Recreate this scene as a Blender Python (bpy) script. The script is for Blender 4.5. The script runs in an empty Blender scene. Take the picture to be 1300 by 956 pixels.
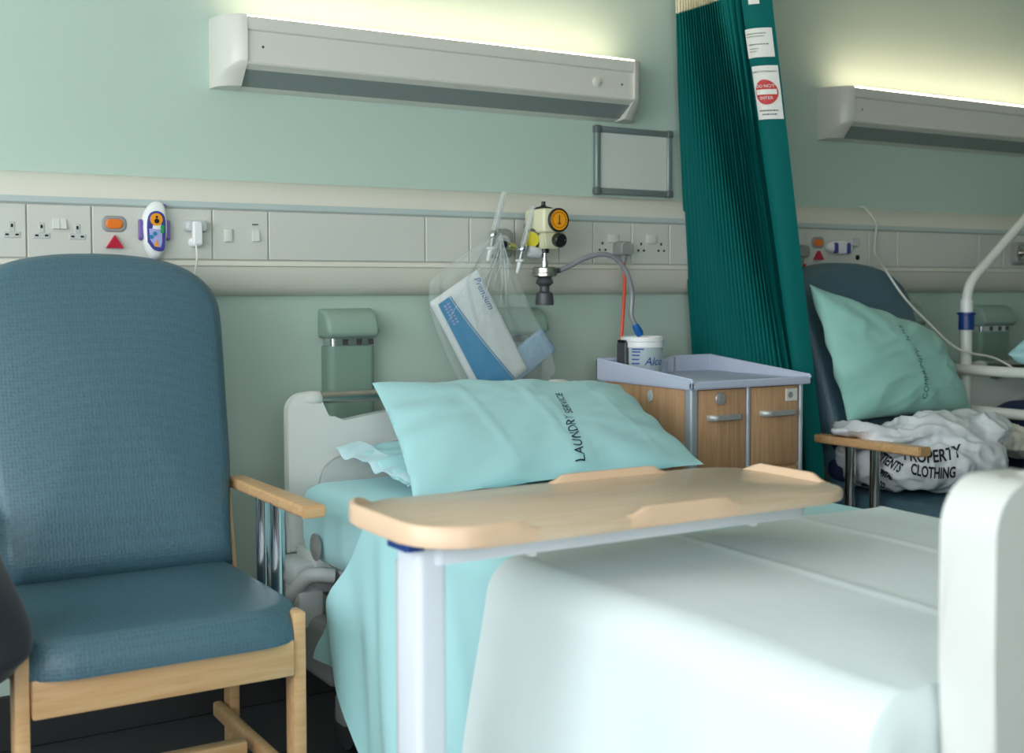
import bpy, bmesh, math, random
from mathutils import Vector, Matrix, noise
from mathutils.bvhtree import BVHTree
random.seed(4)
PI = math.pi
scn = bpy.context.scene
COL = scn.collection
V = Vector

# ------------------------------------------------------------------ materials
def lin(c):
    out = []
    for v in c:
        v /= 255.0
        out.append(v / 12.92 if v <= 0.04045 else ((v + 0.055) / 1.055) ** 2.4)
    return (out[0], out[1], out[2], 1.0)

def mat(name, rgb, rough=0.5, metal=0.0, spec=0.5, bump=None, var=0.0, sheen=0.0, coat=0.0, trans=0.0, alpha=1.0, sub=0.0):
    """bump = (kind, scale, strength, distance); var mixes slow colour variation."""
    m = bpy.data.materials.new(name)
    m.use_nodes = True
    nt = m.node_tree; N = nt.nodes; L = nt.links
    b = N['Principled BSDF']
    b.inputs['Base Color'].default_value = lin(rgb)
    b.inputs['Roughness'].default_value = rough
    b.inputs['Metallic'].default_value = metal
    b.inputs['Specular IOR Level'].default_value = spec
    b.inputs['Sheen Weight'].default_value = sheen
    b.inputs['Coat Weight'].default_value = coat
    b.inputs['Transmission Weight'].default_value = trans
    b.inputs['Alpha'].default_value = alpha
    tc = N.new('ShaderNodeTexCoord')
    if var > 0:
        nz = N.new('ShaderNodeTexNoise'); nz.inputs['Scale'].default_value = 6.0; nz.inputs['Detail'].default_value = 4
        L.new(tc.outputs['Object'], nz.inputs['Vector'])
        mr = N.new('ShaderNodeMapRange'); mr.inputs['To Min'].default_value = 1 - var; mr.inputs['To Max'].default_value = 1 + var
        L.new(nz.outputs['Fac'], mr.inputs['Value'])
        hs = N.new('ShaderNodeHueSaturation'); hs.inputs['Color'].default_value = lin(rgb)
        L.new(mr.outputs['Result'], hs.inputs['Value']); L.new(hs.outputs['Color'], b.inputs['Base Color'])
    if bump:
        kind, sc, st, dist = bump
        if kind == 'noise':
            t = N.new('ShaderNodeTexNoise'); t.inputs['Scale'].default_value = sc; t.inputs['Detail'].default_value = 6; o = t.outputs['Fac']
        elif kind == 'voronoi':
            t = N.new('ShaderNodeTexVoronoi'); t.inputs['Scale'].default_value = sc; o = t.outputs['Distance']
        elif kind == 'wave':
            t = N.new('ShaderNodeTexWave'); t.inputs['Scale'].default_value = sc; t.inputs['Distortion'].default_value = 1; o = t.outputs['Fac']
        L.new(tc.outputs['Object'], t.inputs['Vector'])
        bp = N.new('ShaderNodeBump'); bp.inputs['Strength'].default_value = st; bp.inputs['Distance'].default_value = dist
        L.new(o, bp.inputs['Height']); L.new(bp.outputs['Normal'], b.inputs['Normal'])
    return m

def wood(name, c1, c2, rough=0.4, stretch=(2, 30, 30), coat=0.1):
    m = mat(name, c1, rough, coat=coat)
    nt = m.node_tree; N = nt.nodes; L = nt.links; b = N['Principled BSDF']
    tc = N.new('ShaderNodeTexCoord'); mp = N.new('ShaderNodeMapping'); mp.inputs['Scale'].default_value = stretch
    nz = N.new('ShaderNodeTexNoise'); nz.inputs['Scale'].default_value = 3.0; nz.inputs['Detail'].default_value = 8; nz.inputs['Distortion'].default_value = 0.6
    cr = N.new('ShaderNodeValToRGB'); cr.color_ramp.elements[0].position = 0.35; cr.color_ramp.elements[1].position = 0.68
    cr.color_ramp.elements[0].color = lin(c1); cr.color_ramp.elements[1].color = lin(c2)
    L.new(tc.outputs['Object'], mp.inputs['Vector']); L.new(mp.outputs['Vector'], nz.inputs['Vector'])
    L.new(nz.outputs['Fac'], cr.inputs['Fac']); L.new(cr.outputs['Color'], b.inputs['Base Color'])
    bp = N.new('ShaderNodeBump'); bp.inputs['Strength'].default_value = 0.08; bp.inputs['Distance'].default_value = 0.001
    L.new(nz.outputs['Fac'], bp.inputs['Height']); L.new(bp.outputs['Normal'], b.inputs['Normal'])
    return m

def emit(name, rgb, strength):
    m = bpy.data.materials.new(name); m.use_nodes = True
    b = m.node_tree.nodes['Principled BSDF']
    b.inputs['Base Color'].default_value = lin(rgb)
    b.inputs['Emission Color'].default_value = lin(rgb); b.inputs['Emission Strength'].default_value = strength
    return m

def weave(name, rgb, scale, st, rough=0.6):
    """woven vinyl / knit: two crossed waves drive a bump and a slight tone change"""
    m = mat(name, rgb, rough)
    nt = m.node_tree; N = nt.nodes; L = nt.links; b = N['Principled BSDF']
    tc = N.new('ShaderNodeTexCoord')
    vo = N.new('ShaderNodeTexVoronoi'); vo.inputs['Scale'].default_value = scale; vo.inputs['Randomness'].default_value = 0.35
    L.new(tc.outputs['Object'], vo.inputs['Vector'])
    bp = N.new('ShaderNodeBump'); bp.inputs['Strength'].default_value = st; bp.inputs['Distance'].default_value = 0.0015
    L.new(vo.outputs['Distance'], bp.inputs['Height']); L.new(bp.outputs['Normal'], b.inputs['Normal'])
    mr = N.new('ShaderNodeMapRange'); mr.inputs['From Max'].default_value = 0.7; mr.inputs['To Min'].default_value = 0.86; mr.inputs['To Max'].default_value = 1.12
    L.new(vo.outputs['Distance'], mr.inputs['Value'])
    hs = N.new('ShaderNodeHueSaturation'); hs.inputs['Color'].default_value = lin(rgb)
    L.new(mr.outputs['Result'], hs.inputs['Value']); L.new(hs.outputs['Color'], b.inputs['Base Color'])
    return m

def film(name, rgb, opacity, rough=0.15):
    m = bpy.data.materials.new(name); m.use_nodes = True
    nt = m.node_tree; N = nt.nodes; L = nt.links
    N.remove(N['Principled BSDF']); out = N['Material Output']
    tr = N.new('ShaderNodeBsdfTransparent'); pb = N.new('ShaderNodeBsdfPrincipled')
    pb.inputs['Base Color'].default_value = lin(rgb); pb.inputs['Roughness'].default_value = rough
    mx = N.new('ShaderNodeMixShader'); lw = N.new('ShaderNodeLayerWeight'); lw.inputs['Blend'].default_value = 0.35
    mr = N.new('ShaderNodeMapRange'); mr.inputs['To Min'].default_value = opacity; mr.inputs['To Max'].default_value = min(1, opacity * 3.2)
    L.new(lw.outputs['Facing'], mr.inputs['Value']); L.new(mr.outputs['Result'], mx.inputs['Fac'])
    L.new(tr.outputs[0], mx.inputs[1]); L.new(pb.outputs[0], mx.inputs[2]); L.new(mx.outputs[0], out.inputs['Surface'])
    tc = N.new('ShaderNodeTexCoord'); nz = N.new('ShaderNodeTexNoise'); nz.inputs['Scale'].default_value = 25; nz.inputs['Detail'].default_value = 4
    bp = N.new('ShaderNodeBump'); bp.inputs['Strength'].default_value = 0.8; bp.inputs['Distance'].default_value = 0.01
    L.new(tc.outputs['Object'], nz.inputs['Vector']); L.new(nz.outputs['Fac'], bp.inputs['Height']); L.new(bp.outputs['Normal'], pb.inputs['Normal'])
    return m

M = {}
M['wall'] = mat('wall_paint', (186, 206, 194), 0.55, spec=0.35, bump=('noise', 120, 0.06, 0.002), var=0.015)
M['ceil'] = mat('ceiling_paint', (225, 226, 220), 0.8)
M['floor'] = mat('vinyl_floor', (62, 64, 66), 0.45, bump=('noise', 200, 0.1, 0.001), var=0.12)
M['skirt'] = mat('dark_skirting', (48, 49, 50), 0.5, var=0.1)
M['frame'] = mat('window_frame_paint', (215, 218, 216), 0.4)
M['cream'] = mat('cream_plastic', (222, 219, 205), 0.38, spec=0.5)
M['plate'] = mat('socket_plate_plastic', (208, 209, 200), 0.35)
M['joint'] = mat('plate_edge', (206, 203, 192), 0.5)
M['lip'] = mat('grey_trunking_lip', (186, 198, 194), 0.4)
M['socketface'] = mat('socket_insert', (196, 198, 194), 0.4)
M['hole'] = mat('dark_hole', (18, 18, 24), 0.8)
M['black'] = mat('black_plastic', (24, 24, 26), 0.35)
M['dgrey'] = mat('dark_grey_plastic', (70, 72, 76), 0.4)
M['grey'] = mat('grey_plastic', (150, 152, 150), 0.45)
M['lgrey'] = mat('light_grey_plastic', (196, 200, 198), 0.4)
M['white'] = mat('white_plastic', (235, 236, 234), 0.3)
M['lamp_body'] = mat('lamp_enamel', (218, 216, 206), 0.32)
M['lens'] = mat('lamp_lens', (128, 138, 136), 0.25, spec=0.6)
M['tube'] = emit('uplight_diffuser', (255, 226, 194), 21.0)
M['red'] = mat('red_plastic', (190, 24, 56), 0.3)
M['orange'] = emit('orange_button', (235, 120, 25), 0.0)
M['purple'] = mat('purple_plastic', (120, 100, 165), 0.4)
M['violet'] = mat('violet_overlay', (66, 66, 150), 0.4)
M['lilac'] = mat('lilac_overlay', (170, 170, 220), 0.4)
M['green'] = mat('green_button', (40, 150, 90), 0.4)
M['teal_btn'] = mat('teal_button', (40, 130, 170), 0.4)
M['yellow'] = mat('yellow_dial', (205, 190, 40), 0.4)
M['dial'] = mat('orange_dial', (245, 160, 20), 0.4)
M['regcream'] = mat('regulator_cream', (226, 222, 186), 0.35)
M['chrome'] = mat('chrome', (210, 212, 214), 0.12, metal=1.0)
M['steel'] = mat('brushed_steel', (190, 186, 178), 0.28, metal=1.0)
M['alu'] = mat('aluminium', (186, 194, 200), 0.38, metal=0.35)
M['handle'] = mat('satin_handle', (178, 180, 176), 0.38, metal=0.4)
M['rocker'] = mat('rocker_plastic', (216, 217, 209), 0.35)
M['packgrey'] = mat('packet_blue_grey', (150, 182, 204), 0.35, bump=('noise', 40, 0.6, 0.008))
M['brass'] = mat('brass_fitting', (190, 180, 120), 0.3, metal=0.8)
M['clear'] = film('clear_tube', (225, 232, 230), 0.22, 0.05)
M['bagfilm'] = film('clear_bag_film', (226, 236, 232), 0.11, 0.08)
M['fold_line'] = film('bag_fold_glint', (235, 242, 240), 0.22, 0.1)  # pale film for the bag's drawn-in fold highlights
M['hose'] = mat('grey_hose', (140, 142, 146), 0.25, spec=0.6)
M['redcord'] = mat('red_cable', (226, 82, 50), 0.4)
M['whitecord'] = mat('white_cable', (225, 224, 214), 0.4)
M['blue'] = mat('blue_plastic', (20, 96, 170), 0.35)
M['navyplastic'] = mat('navy_collar', (22, 58, 122), 0.35)
M['packwhite'] = mat('packet_white', (222, 228, 226), 0.4, bump=('noise', 30, 0.4, 0.006))
M['packblue'] = mat('packet_blue', (0, 138, 190), 0.4, bump=('noise', 30, 0.4, 0.006))
M['packink'] = mat('packet_ink', (30, 90, 170), 0.5)
M['holder'] = mat('green_grey_bumper', (148, 174, 160), 0.42)
M['holderdark'] = mat('green_grey_panel', (134, 162, 148), 0.5)
M['cabwood'] = wood('locker_beech', (190, 146, 106), (208, 168, 128), 0.42, (30, 30, 1.6))
M['tray'] = mat('lilac_grey_tray', (196, 204, 222), 0.35)
M['tabwood'] = wood('table_beech', (208, 182, 152), (220, 197, 169), 0.3, (1.6, 30, 30), coat=0.2)
M['tabedge'] = mat('table_edge', (224, 192, 160), 0.35, var=0.03)
M['rail'] = mat('rail_paint', (226, 228, 220), 0.35)
M['enamel'] = mat('white_enamel', (226, 232, 240), 0.3)
M['chairwood'] = wood('chair_beech', (208, 162, 112), (222, 181, 132), 0.38, (2, 25, 25))
M['chairfab'] = weave('teal_blue_vinyl', (70, 101, 114), 130, 0.55, 0.42)
M['bedplastic'] = mat('bed_end_plastic', (214, 216, 210), 0.38)
M['endboard'] = mat('bed_end_inset', (196, 200, 196), 0.42)
M['navy'] = mat('navy_fabric', (24, 40, 76), 0.7, bump=('noise', 300, 0.2, 0.001))
M['jacket'] = mat('dark_jacket', (22, 24, 38), 0.8, bump=('noise', 200, 0.3, 0.001), sheen=0.2)
M['curtain'] = mat('green_curtain', (0, 98, 94), 0.7, spec=0.15, bump=('noise', 400, 0.1, 0.0006))
M['mesh'] = mat('curtain_mesh', (226, 220, 196), 0.8, bump=('voronoi', 160, 0.6, 0.002))
M['label'] = mat('white_label', (228, 226, 218), 0.5)
M['ink'] = mat('black_ink', (26, 28, 34), 0.6)
M['inkgreen'] = mat('faint_green_ink', (46, 112, 100), 0.7)
M['inknavy'] = mat('navy_ink', (28, 50, 70), 0.6)
M['inkblue'] = mat('blue_ink', (30, 66, 150), 0.5)
M['signred'] = mat('sign_red', (196, 36, 34), 0.5)
M['board'] = mat('whiteboard_face', (212, 216, 208), 0.2)
M['boardframe'] = mat('grey_aluminium_frame', (128, 142, 140), 0.35, metal=0.3)
M['corner'] = mat('dark_corner_cap', (92, 102, 100), 0.45)

def cloth(name, rgb, wr=7.0, st=0.22, dist=0.012, fine=0.06, rough=0.75, sheen=0.15):
    m = mat(name, rgb, rough, sheen=sheen, spec=0.25)
    nt = m.node_tree; N = nt.nodes; L = nt.links; b = N['Principled BSDF']
    tc = N.new('ShaderNodeTexCoord')
    a = N.new('ShaderNodeTexNoise'); a.inputs['Scale'].default_value = wr; a.inputs['Detail'].default_value = 3; a.inputs['Distortion'].default_value = 0.3
    f = N.new('ShaderNodeTexNoise'); f.inputs['Scale'].default_value = 500
    L.new(tc.outputs['Object'], a.inputs['Vector']); L.new(tc.outputs['Object'], f.inputs['Vector'])
    b1 = N.new('ShaderNodeBump'); b1.inputs['Strength'].default_value = st; b1.inputs['Distance'].default_value = dist
    b2 = N.new('ShaderNodeBump'); b2.inputs['Strength'].default_value = fine; b2.inputs['Distance'].default_value = 0.001
    L.new(a.outputs['Fac'], b1.inputs['Height']); L.new(f.outputs['Fac'], b2.inputs['Height'])
    L.new(b1.outputs['Normal'], b2.inputs['Normal']); L.new(b2.outputs['Normal'], b.inputs['Normal'])
    return m
M['teal'] = cloth('teal_cotton', (174, 222, 224))
M['tealold'] = cloth('worn_teal_cotton', (156, 208, 196))
M['blanket'] = cloth('pale_green_blanket', (220, 231, 230), 7, 0.30, 0.014, 0.6, 0.9)
M['plasticbag'] = cloth('white_polythene', (222, 226, 228), 14, 0.6, 0.010, 0.0, 0.3, 0.0)
M['innerbag'] = cloth('cream_polythene', (214, 212, 196), 18, 0.8, 0.02, 0.0, 0.3, 0.0)

# ------------------------------------------------------------------ object helpers
def lerp(a, b, t): return a + (b - a) * t
def sm(t): t = max(0, min(1, t)); return t * t * (3 - 2 * t)
def tag(o, label, cat, group=None):
    o['label'] = label; o['category'] = cat
    if group: o['group'] = group
    return o

def thing(name, loc, label, cat, group=None):
    o = bpy.data.objects.new(name, None); COL.objects.link(o); o.location = V(loc); o.empty_display_size = 0.1
    return tag(o, label, cat, group)

def wloc(o):
    p = V((0, 0, 0))
    while o is not None:
        p += o.location; o = o.parent
    return p

def obj(name, bm, material, parent=None, smooth=35, origin=None):
    """link a bmesh built in world coordinates as one mesh object"""
    if isinstance(bm, bpy.types.Mesh):
        me = bm; me.name = name
    else:
        bmesh.ops.recalc_face_normals(bm, faces=bm.faces[:]) if getattr(bm, 'is_valid', True) and len(bm.faces) else None
        me = bpy.data.meshes.new(name); bm.to_mesh(me); bm.free()
    o = bpy.data.objects.new(name, me); COL.objects.link(o)
    if parent is None:
        if origin is None:
            xs = [v.co for v in me.vertices]
            origin = V(((min(v.x for v in xs) + max(v.x for v in xs)) / 2, (min(v.y for v in xs) + max(v.y for v in xs)) / 2, min(v.z for v in xs)))
        origin = V(origin)
        me.transform(Matrix.Translation(-origin)); o.location = origin
    else:
        o.parent = parent
        me.transform(Matrix.Translation(-wloc(parent)))
    if isinstance(material, (list, tuple)):
        for mm in material: me.materials.append(mm)
    else:
        me.materials.append(material)
    if smooth:
        me.polygons.foreach_set('use_smooth', [True] * len(me.polygons))
        me.set_sharp_from_angle(angle=math.radians(smooth))
    return o

def struct(name, bm, material, smooth=0):
    o = obj(name, bm, material, None, smooth); o['kind'] = 'structure'; return o

def NB(): return bmesh.new()

def box(bm, x0, x1, y0, y1, z0, z1, bev=0.0, seg=3, mi=0, rot=None):
    vs = [bm.verts.new((x, y, z)) for x in (x0, x1) for y in (y0, y1) for z in (z0, z1)]
    q = [(0, 1, 3, 2), (4, 6, 7, 5), (0, 4, 5, 1), (2, 3, 7, 6), (0, 2, 6, 4), (1, 5, 7, 3)]
    fs = [bm.faces.new([vs[i] for i in f]) for f in q]
    for f in fs: f.material_index = mi
    new = vs
    if bev > 0:
        es = list({e for f in fs for e in f.edges})
        r = bmesh.ops.bevel(bm, geom=es + vs, offset=bev, segments=seg, profile=0.5, affect='EDGES')
        new = r['verts']
        for f in r['faces']: f.material_index = mi
    if rot:
        c, axis, ang = rot
        allv = [v for v in set(new) | set(v for v in vs if v.is_valid)]
        bmesh.ops.rotate(bm, verts=allv, cent=V(c), matrix=Matrix.Rotation(ang, 3, axis))
    return bm

def prism(bm, pts, a0, a1, axis='x', mi=0):
    """extrude a 2D polygon along an axis; pts are (y,z) for x, (x,z) for y, (x,y) for z"""
    def P(p, a):
        return {'x': (a, p[0], p[1]), 'y': (p[0], a, p[1]), 'z': (p[0], p[1], a)}[axis]
    A = [bm.verts.new(P(p, a0)) for p in pts]; B = [bm.verts.new(P(p, a1)) for p in pts]
    n = len(pts)
    fs = [bm.faces.new(A), bm.faces.new(list(reversed(B)))]
    for i in range(n):
        fs.append(bm.faces.new([A[i], B[i], B[(i + 1) % n], A[(i + 1) % n]]))
    for f in fs: f.material_index = mi
    return fs

def bprism(bm, pts, a0, a1, axis='x', bev=0.003, seg=2, mi=0):
    """prism with bevelled rim edges"""
    fs = prism(bm, pts, a0, a1, axis, mi)
    es = list(set(fs[0].edges) | set(fs[1].edges))
    r = bmesh.ops.bevel(bm, geom=es, offset=bev, segments=seg, profile=0.5, affect='EDGES')
    for f in r['faces']: f.material_index = mi

def rrect(x0, x1, y0, y1, r, n=6):
    """rounded rectangle outline; r a number or four radii (x0y0, x1y0, x1y1, x0y1)"""
    if not isinstance(r, (list, tuple)): r = [r] * 4
    out = []
    for (cx, cy, a, rr) in ((x0 + r[0], y0 + r[0], PI, r[0]), (x1 - r[1], y0 + r[1], 1.5 * PI, r[1]), (x1 - r[2], y1 - r[2], 0, r[2]), (x0 + r[3], y1 - r[3], 0.5 * PI, r[3])):
        k = n if rr > 1e-5 else 0
        for i in range(k + 1):
            t = a + (0.5 * PI * i / k if k else 0)
            out.append((cx + rr * math.cos(t), cy + rr * math.sin(t)))
    return out

def crom(pts, n=8):
    P = [V(p) for p in pts]
    if len(P) < 3: return P
    P = [P[0] * 2 - P[1]] + P + [P[-1] * 2 - P[-2]]
    out = []
    for i in range(1, len(P) - 2):
        for j in range(n):
            t = j / n
            a, b, c, d = P[i - 1], P[i], P[i + 1], P[i + 2]
            out.append(0.5 * ((2 * b) + (c - a) * t + (2 * a - 5 * b + 4 * c - d) * t * t + (3 * b - a - 3 * c + d) * t ** 3))
    out.append(P[-2])
    return out

def tube(bm, pts, r, n=12, smooth=True, sub=8, mi=0, cap=True):
    P = crom(pts, sub) if smooth and len(pts) > 2 else [V(p) for p in pts]
    R = r if isinstance(r, (list, tuple)) else None
    rings = []; up = None
    for i, p in enumerate(P):
        d = (P[min(i + 1, len(P) - 1)] - P[max(i - 1, 0)]).normalized()
        if up is None: up = V((0, 0, 1)) if abs(d.z) < 0.9 else V((1, 0, 0))
        s = d.cross(up).normalized(); up = s.cross(d).normalized()
        rr = r
        if R:
            f = i / (len(P) - 1) * (len(R) - 1); k = min(int(f), len(R) - 2); rr = R[k] + (R[k + 1] - R[k]) * (f - k)
        rings.append([bm.verts.new(p + (s * math.cos(2 * PI * k / n) + up * math.sin(2 * PI * k / n)) * rr) for k in range(n)])
    fs = []
    for a, b in zip(rings, rings[1:]):
        for k in range(n):
            fs.append(bm.faces.new([a[k], a[(k + 1) % n], b[(k + 1) % n], b[k]]))
    if cap:
        fs.append(bm.faces.new(list(reversed(rings[0])))); fs.append(bm.faces.new(rings[-1]))
    for f in fs: f.material_index = mi
    return bm

def lathe(bm, prof, c, axis=(0, 0, 1), n=28, mi=0, sx=1.0):
    """revolve (radius, height) pairs about an axis through c"""
    ax = V(axis).normalized()
    s = ax.cross(V((0, 0, 1))) if abs(ax.z) < 0.95 else V((1, 0, 0))
    s.normalize(); t = ax.cross(s).normalized(); c = V(c)
    rings = []
    for r, h in prof:
        rings.append([bm.verts.new(c + ax * h + (s * math.cos(2 * PI * k / n) * sx + t * math.sin(2 * PI * k / n)) * max(r, 1e-5)) for k in range(n)])
    fs = []
    for a, b in zip(rings, rings[1:]):
        for k in range(n): fs.append(bm.faces.new([a[k], a[(k + 1) % n], b[(k + 1) % n], b[k]]))
    fs.append(bm.faces.new(list(reversed(rings[0])))); fs.append(bm.faces.new(rings[-1]))
    for f in fs: f.material_index = mi
    return bm

def grid(bm, fn, nu, nv, mi=0, close_u=False):
    vs = [[bm.verts.new(fn(i / nu, j / nv)) for i in range(nu + (0 if close_u else 1))] for j in range(nv + 1)]
    for j in range(nv):
        for i in range(nu):
            i2 = (i + 1) % nu if close_u else i + 1
            f = bm.faces.new([vs[j][i], vs[j][i2], vs[j + 1][i2], vs[j + 1][i]]); f.material_index = mi
    return vs

def sheet(bm, fn, nu, nv, th=0.003, mi=0):
    """a cloth grid given real thickness"""
    Q = [[fn(i / nu, j / nv) for i in range(nu + 1)] for j in range(nv + 1)]
    A, B = [], []
    for j in range(nv + 1):
        ra, rb = [], []
        for i in range(nu + 1):
            du = Q[j][min(i + 1, nu)] - Q[j][max(i - 1, 0)]; dv = Q[min(j + 1, nv)][i] - Q[max(j - 1, 0)][i]
            n = du.cross(dv)
            n = n.normalized() if n.length > 1e-12 else V((0, 0, 1))
            ra.append(bm.verts.new(Q[j][i] + n * th / 2)); rb.append(bm.verts.new(Q[j][i] - n * th / 2))
        A.append(ra); B.append(rb)
    fs = []
    for j in range(nv):
        for i in range(nu):
            fs.append(bm.faces.new([A[j][i], A[j][i + 1], A[j + 1][i + 1], A[j + 1][i]]))
            fs.append(bm.faces.new([B[j][i], B[j + 1][i], B[j + 1][i + 1], B[j][i + 1]]))
    for i in range(nu):
        fs.append(bm.faces.new([A[0][i], B[0][i], B[0][i + 1], A[0][i + 1]])); fs.append(bm.faces.new([A[nv][i], A[nv][i + 1], B[nv][i + 1], B[nv][i]]))
    for j in range(nv):
        fs.append(bm.faces.new([A[j][0], A[j + 1][0], B[j + 1][0], B[j][0]])); fs.append(bm.faces.new([A[j][nu], B[j][nu], B[j + 1][nu], A[j + 1][nu]]))
    for f in fs: f.material_index = mi
    return bm

def pad(bm, outline, f, T, s0=0.8, bulge=0.0, back=True, mi=0, nr=5, ni=5):
    """soft pad: outline polygon (u,v) swept to depth; f(u,v,d)->world"""
    cu = sum(p[0] for p in outline) / len(outline); cv = sum(p[1] for p in outline) / len(outline)
    scales = [1.0] + [s0 + (1 - s0) * math.cos(0.5 * PI * i / nr) for i in range(1, nr + 1)] + [s0 * (1 - i / ni) for i in range(1, ni)]
    def dep(s):
        if s >= s0: return T * math.sqrt(max(0, 1 - ((s - s0) / (1 - s0)) ** 2))
        return T + bulge * (1 - (s / s0) ** 2)
    n = len(outline); rings = []
    for s in scales:
        rings.append([bm.verts.new(f(cu + (u - cu) * s, cv + (v - cv) * s, dep(s))) for u, v in outline])
    c = bm.verts.new(f(cu, cv, T + bulge))
    for a, b in zip(rings, rings[1:]):
        for k in range(n): bm.faces.new([a[k], a[(k + 1) % n], b[(k + 1) % n], b[k]]).material_index = mi
    for k in range(n): bm.faces.new([rings[-1][k], rings[-1][(k + 1) % n], c]).material_index = mi
    if back:
        bm.faces.new(list(reversed(rings[0]))).material_index = mi
    return bm

def text_mesh(s, size, ext=0.0, align='CENTER', space=1.0, shear=0.0, offset=0.0):
    cu = bpy.data.curves.new('lettering', 'FONT'); cu.body = s; cu.size = size; cu.extrude = ext; cu.align_x = align
    cu.align_y = 'CENTER'; cu.space_character = space; cu.shear = shear; cu.offset = offset; cu.resolution_u = 3
    o = bpy.data.objects.new('lettering', cu); COL.objects.link(o)
    bpy.context.view_layer.update()
    me = bpy.data.meshes.new_from_object(o.evaluated_get(bpy.context.evaluated_depsgraph_get()))
    bpy.data.objects.remove(o); bpy.data.curves.remove(cu)
    return me

def text_to(bm, s, size, fn, mi=0, cuts=0, **k):
    """letters laid out in the plane, every vertex carried to the surface by fn(x, y, z)"""
    me = text_mesh(s, size, **k)
    b2 = bmesh.new(); b2.from_mesh(me); bpy.data.meshes.remove(me)
    bmesh.ops.triangulate(b2, faces=b2.faces[:])
    if cuts:
        bmesh.ops.subdivide_edges(b2, edges=b2.edges[:], cuts=cuts, use_grid_fill=True)
    mp = {}
    for v in b2.verts:
        p = fn(v.co.x, v.co.y, v.co.z)
        mp[v.index] = bm.verts.new(p)
    for f in b2.faces:
        try: bm.faces.new([mp[v.index] for v in f.verts]).material_index = mi
        except ValueError: pass
    b2.free()

def flat_text(name, s, size, fn, material, parent, cuts=0, **k):
    bm = NB(); text_to(bm, s, size, fn, cuts=cuts, **k)
    me = bpy.data.meshes.new(name); bm.to_mesh(me); bm.free()
    return obj(name, me, material, parent, 0)

def blob(ells, voxel, disp=None):
    """union of ellipsoids (centre, radii, optional z-rotation) remeshed into one skin, then creased"""
    bm = NB()
    for e in ells:
        c, r = e[0], e[1]; a = e[2] if len(e) > 2 else 0
        m = Matrix.Translation(V(c)) @ Matrix.Rotation(a, 4, 'Y') @ Matrix.Diagonal((r[0], r[1], r[2], 1))
        bmesh.ops.create_icosphere(bm, subdivisions=4, radius=1.0, matrix=m)
    me = bpy.data.meshes.new('blob'); bm.to_mesh(me); bm.free()
    o = bpy.data.objects.new('blob', me); COL.objects.link(o)
    md = o.modifiers.new('r', 'REMESH'); md.mode = 'VOXEL'; md.voxel_size = voxel
    ms = o.modifiers.new('s', 'SMOOTH'); ms.iterations = 10; ms.factor = 0.6
    bpy.context.view_layer.update()
    out = bpy.data.meshes.new_from_object(o.evaluated_get(bpy.context.evaluated_depsgraph_get()))
    bpy.data.objects.remove(o)
    if disp:
        ns = [v.normal.copy() for v in out.vertices]
        for v, n in zip(out.vertices, ns): v.co = v.co + n * disp(v.co)
        out.update()
    return out

def mesh_bvh(me):
    return BVHTree.FromPolygons([v.co for v in me.vertices], [p.vertices[:] for p in me.polygons])

def copy_tree(o, parent=None, off=None):
    c = o.copy(); COL.objects.link(c); c.parent = parent
    if off is not None: c.location = o.location + V(off)
    for ch in [x for x in bpy.data.objects if x.parent == o]: copy_tree(ch, c)
    return c

# ------------------------------------------------------------------ room
X0, X1, Y0, H = -1.5, 6.2, -5.2, 2.55
bm = NB(); box(bm, X0 - .1, X1 + .1, Y0 - .1, 0.1, -0.1, 0.0); struct('floor', bm, M['floor'])
bm = NB(); box(bm, X0 - .1, X1 + .1, Y0 - .1, 0.1, H, H + .1); struct('ceiling', bm, M['ceil'])
bm = NB(); box(bm, X0 - .1, X1 + .1, 0.0, 0.1, 0, H); struct('wall_back', bm, M['wall'])
bm = NB(); box(bm, X1, X1 + .1, Y0, 0, 0, H); struct('wall_right', bm, M['wall'])
FX0, FX1 = -1.3, .35  # window opening added behind the camera for frontal fill on the back wall
bm = NB()
box(bm, X0 - .1, FX0, Y0 - .1, Y0, 0, H); box(bm, FX1, X1 + .1, Y0 - .1, Y0, 0, H); box(bm, FX0, FX1, Y0 - .1, Y0, 0, .9); box(bm, FX0, FX1, Y0 - .1, Y0, 2.3, H)
struct('wall_front', bm, M['wall'])
bm = NB()
for x in (FX0, -.5, FX1 - .05): box(bm, x, x + .05, Y0 - .08, Y0 - .02, .9, 2.3)
for z in (.9, 2.25): box(bm, FX0, FX1, Y0 - .08, Y0 - .02, z, z + .05)
struct('added_fill_window', bm, M['frame'])
WY0, WY1, WZ0, WZ1 = -4.7, -0.7, 0.8, 2.3
bm = NB()
box(bm, X0 - .1, X0, Y0, WY0, 0, H); box(bm, X0 - .1, X0, WY1, 0, 0, H)
box(bm, X0 - .1, X0, WY0, WY1, 0, WZ0); box(bm, X0 - .1, X0, WY0, WY1, WZ1, H)
struct('wall_left', bm, M['wall'])
bm = NB()
for y in (WY0, -3.4, -2.05, WY1 - .05): box(bm, X0 - .08, X0 - .02, y, y + .05, WZ0, WZ1)
for z in (WZ0, WZ1 - .05, 1.75): box(bm, X0 - .08, X0 - .02, WY0, WY1, z, z + .05)
struct('window_1', bm, M['frame'])
bm = NB(); box(bm, X0, X1, -0.012, 0.0, 0.0, 0.135, 0.003, 1); struct('baseboard_back', bm, M['skirt'])
bm = NB(); box(bm, X0, X0 + .012, Y0, -0.012, 0.0, 0.12, 0.003, 1); struct('baseboard_left', bm, M['skirt'])

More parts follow.
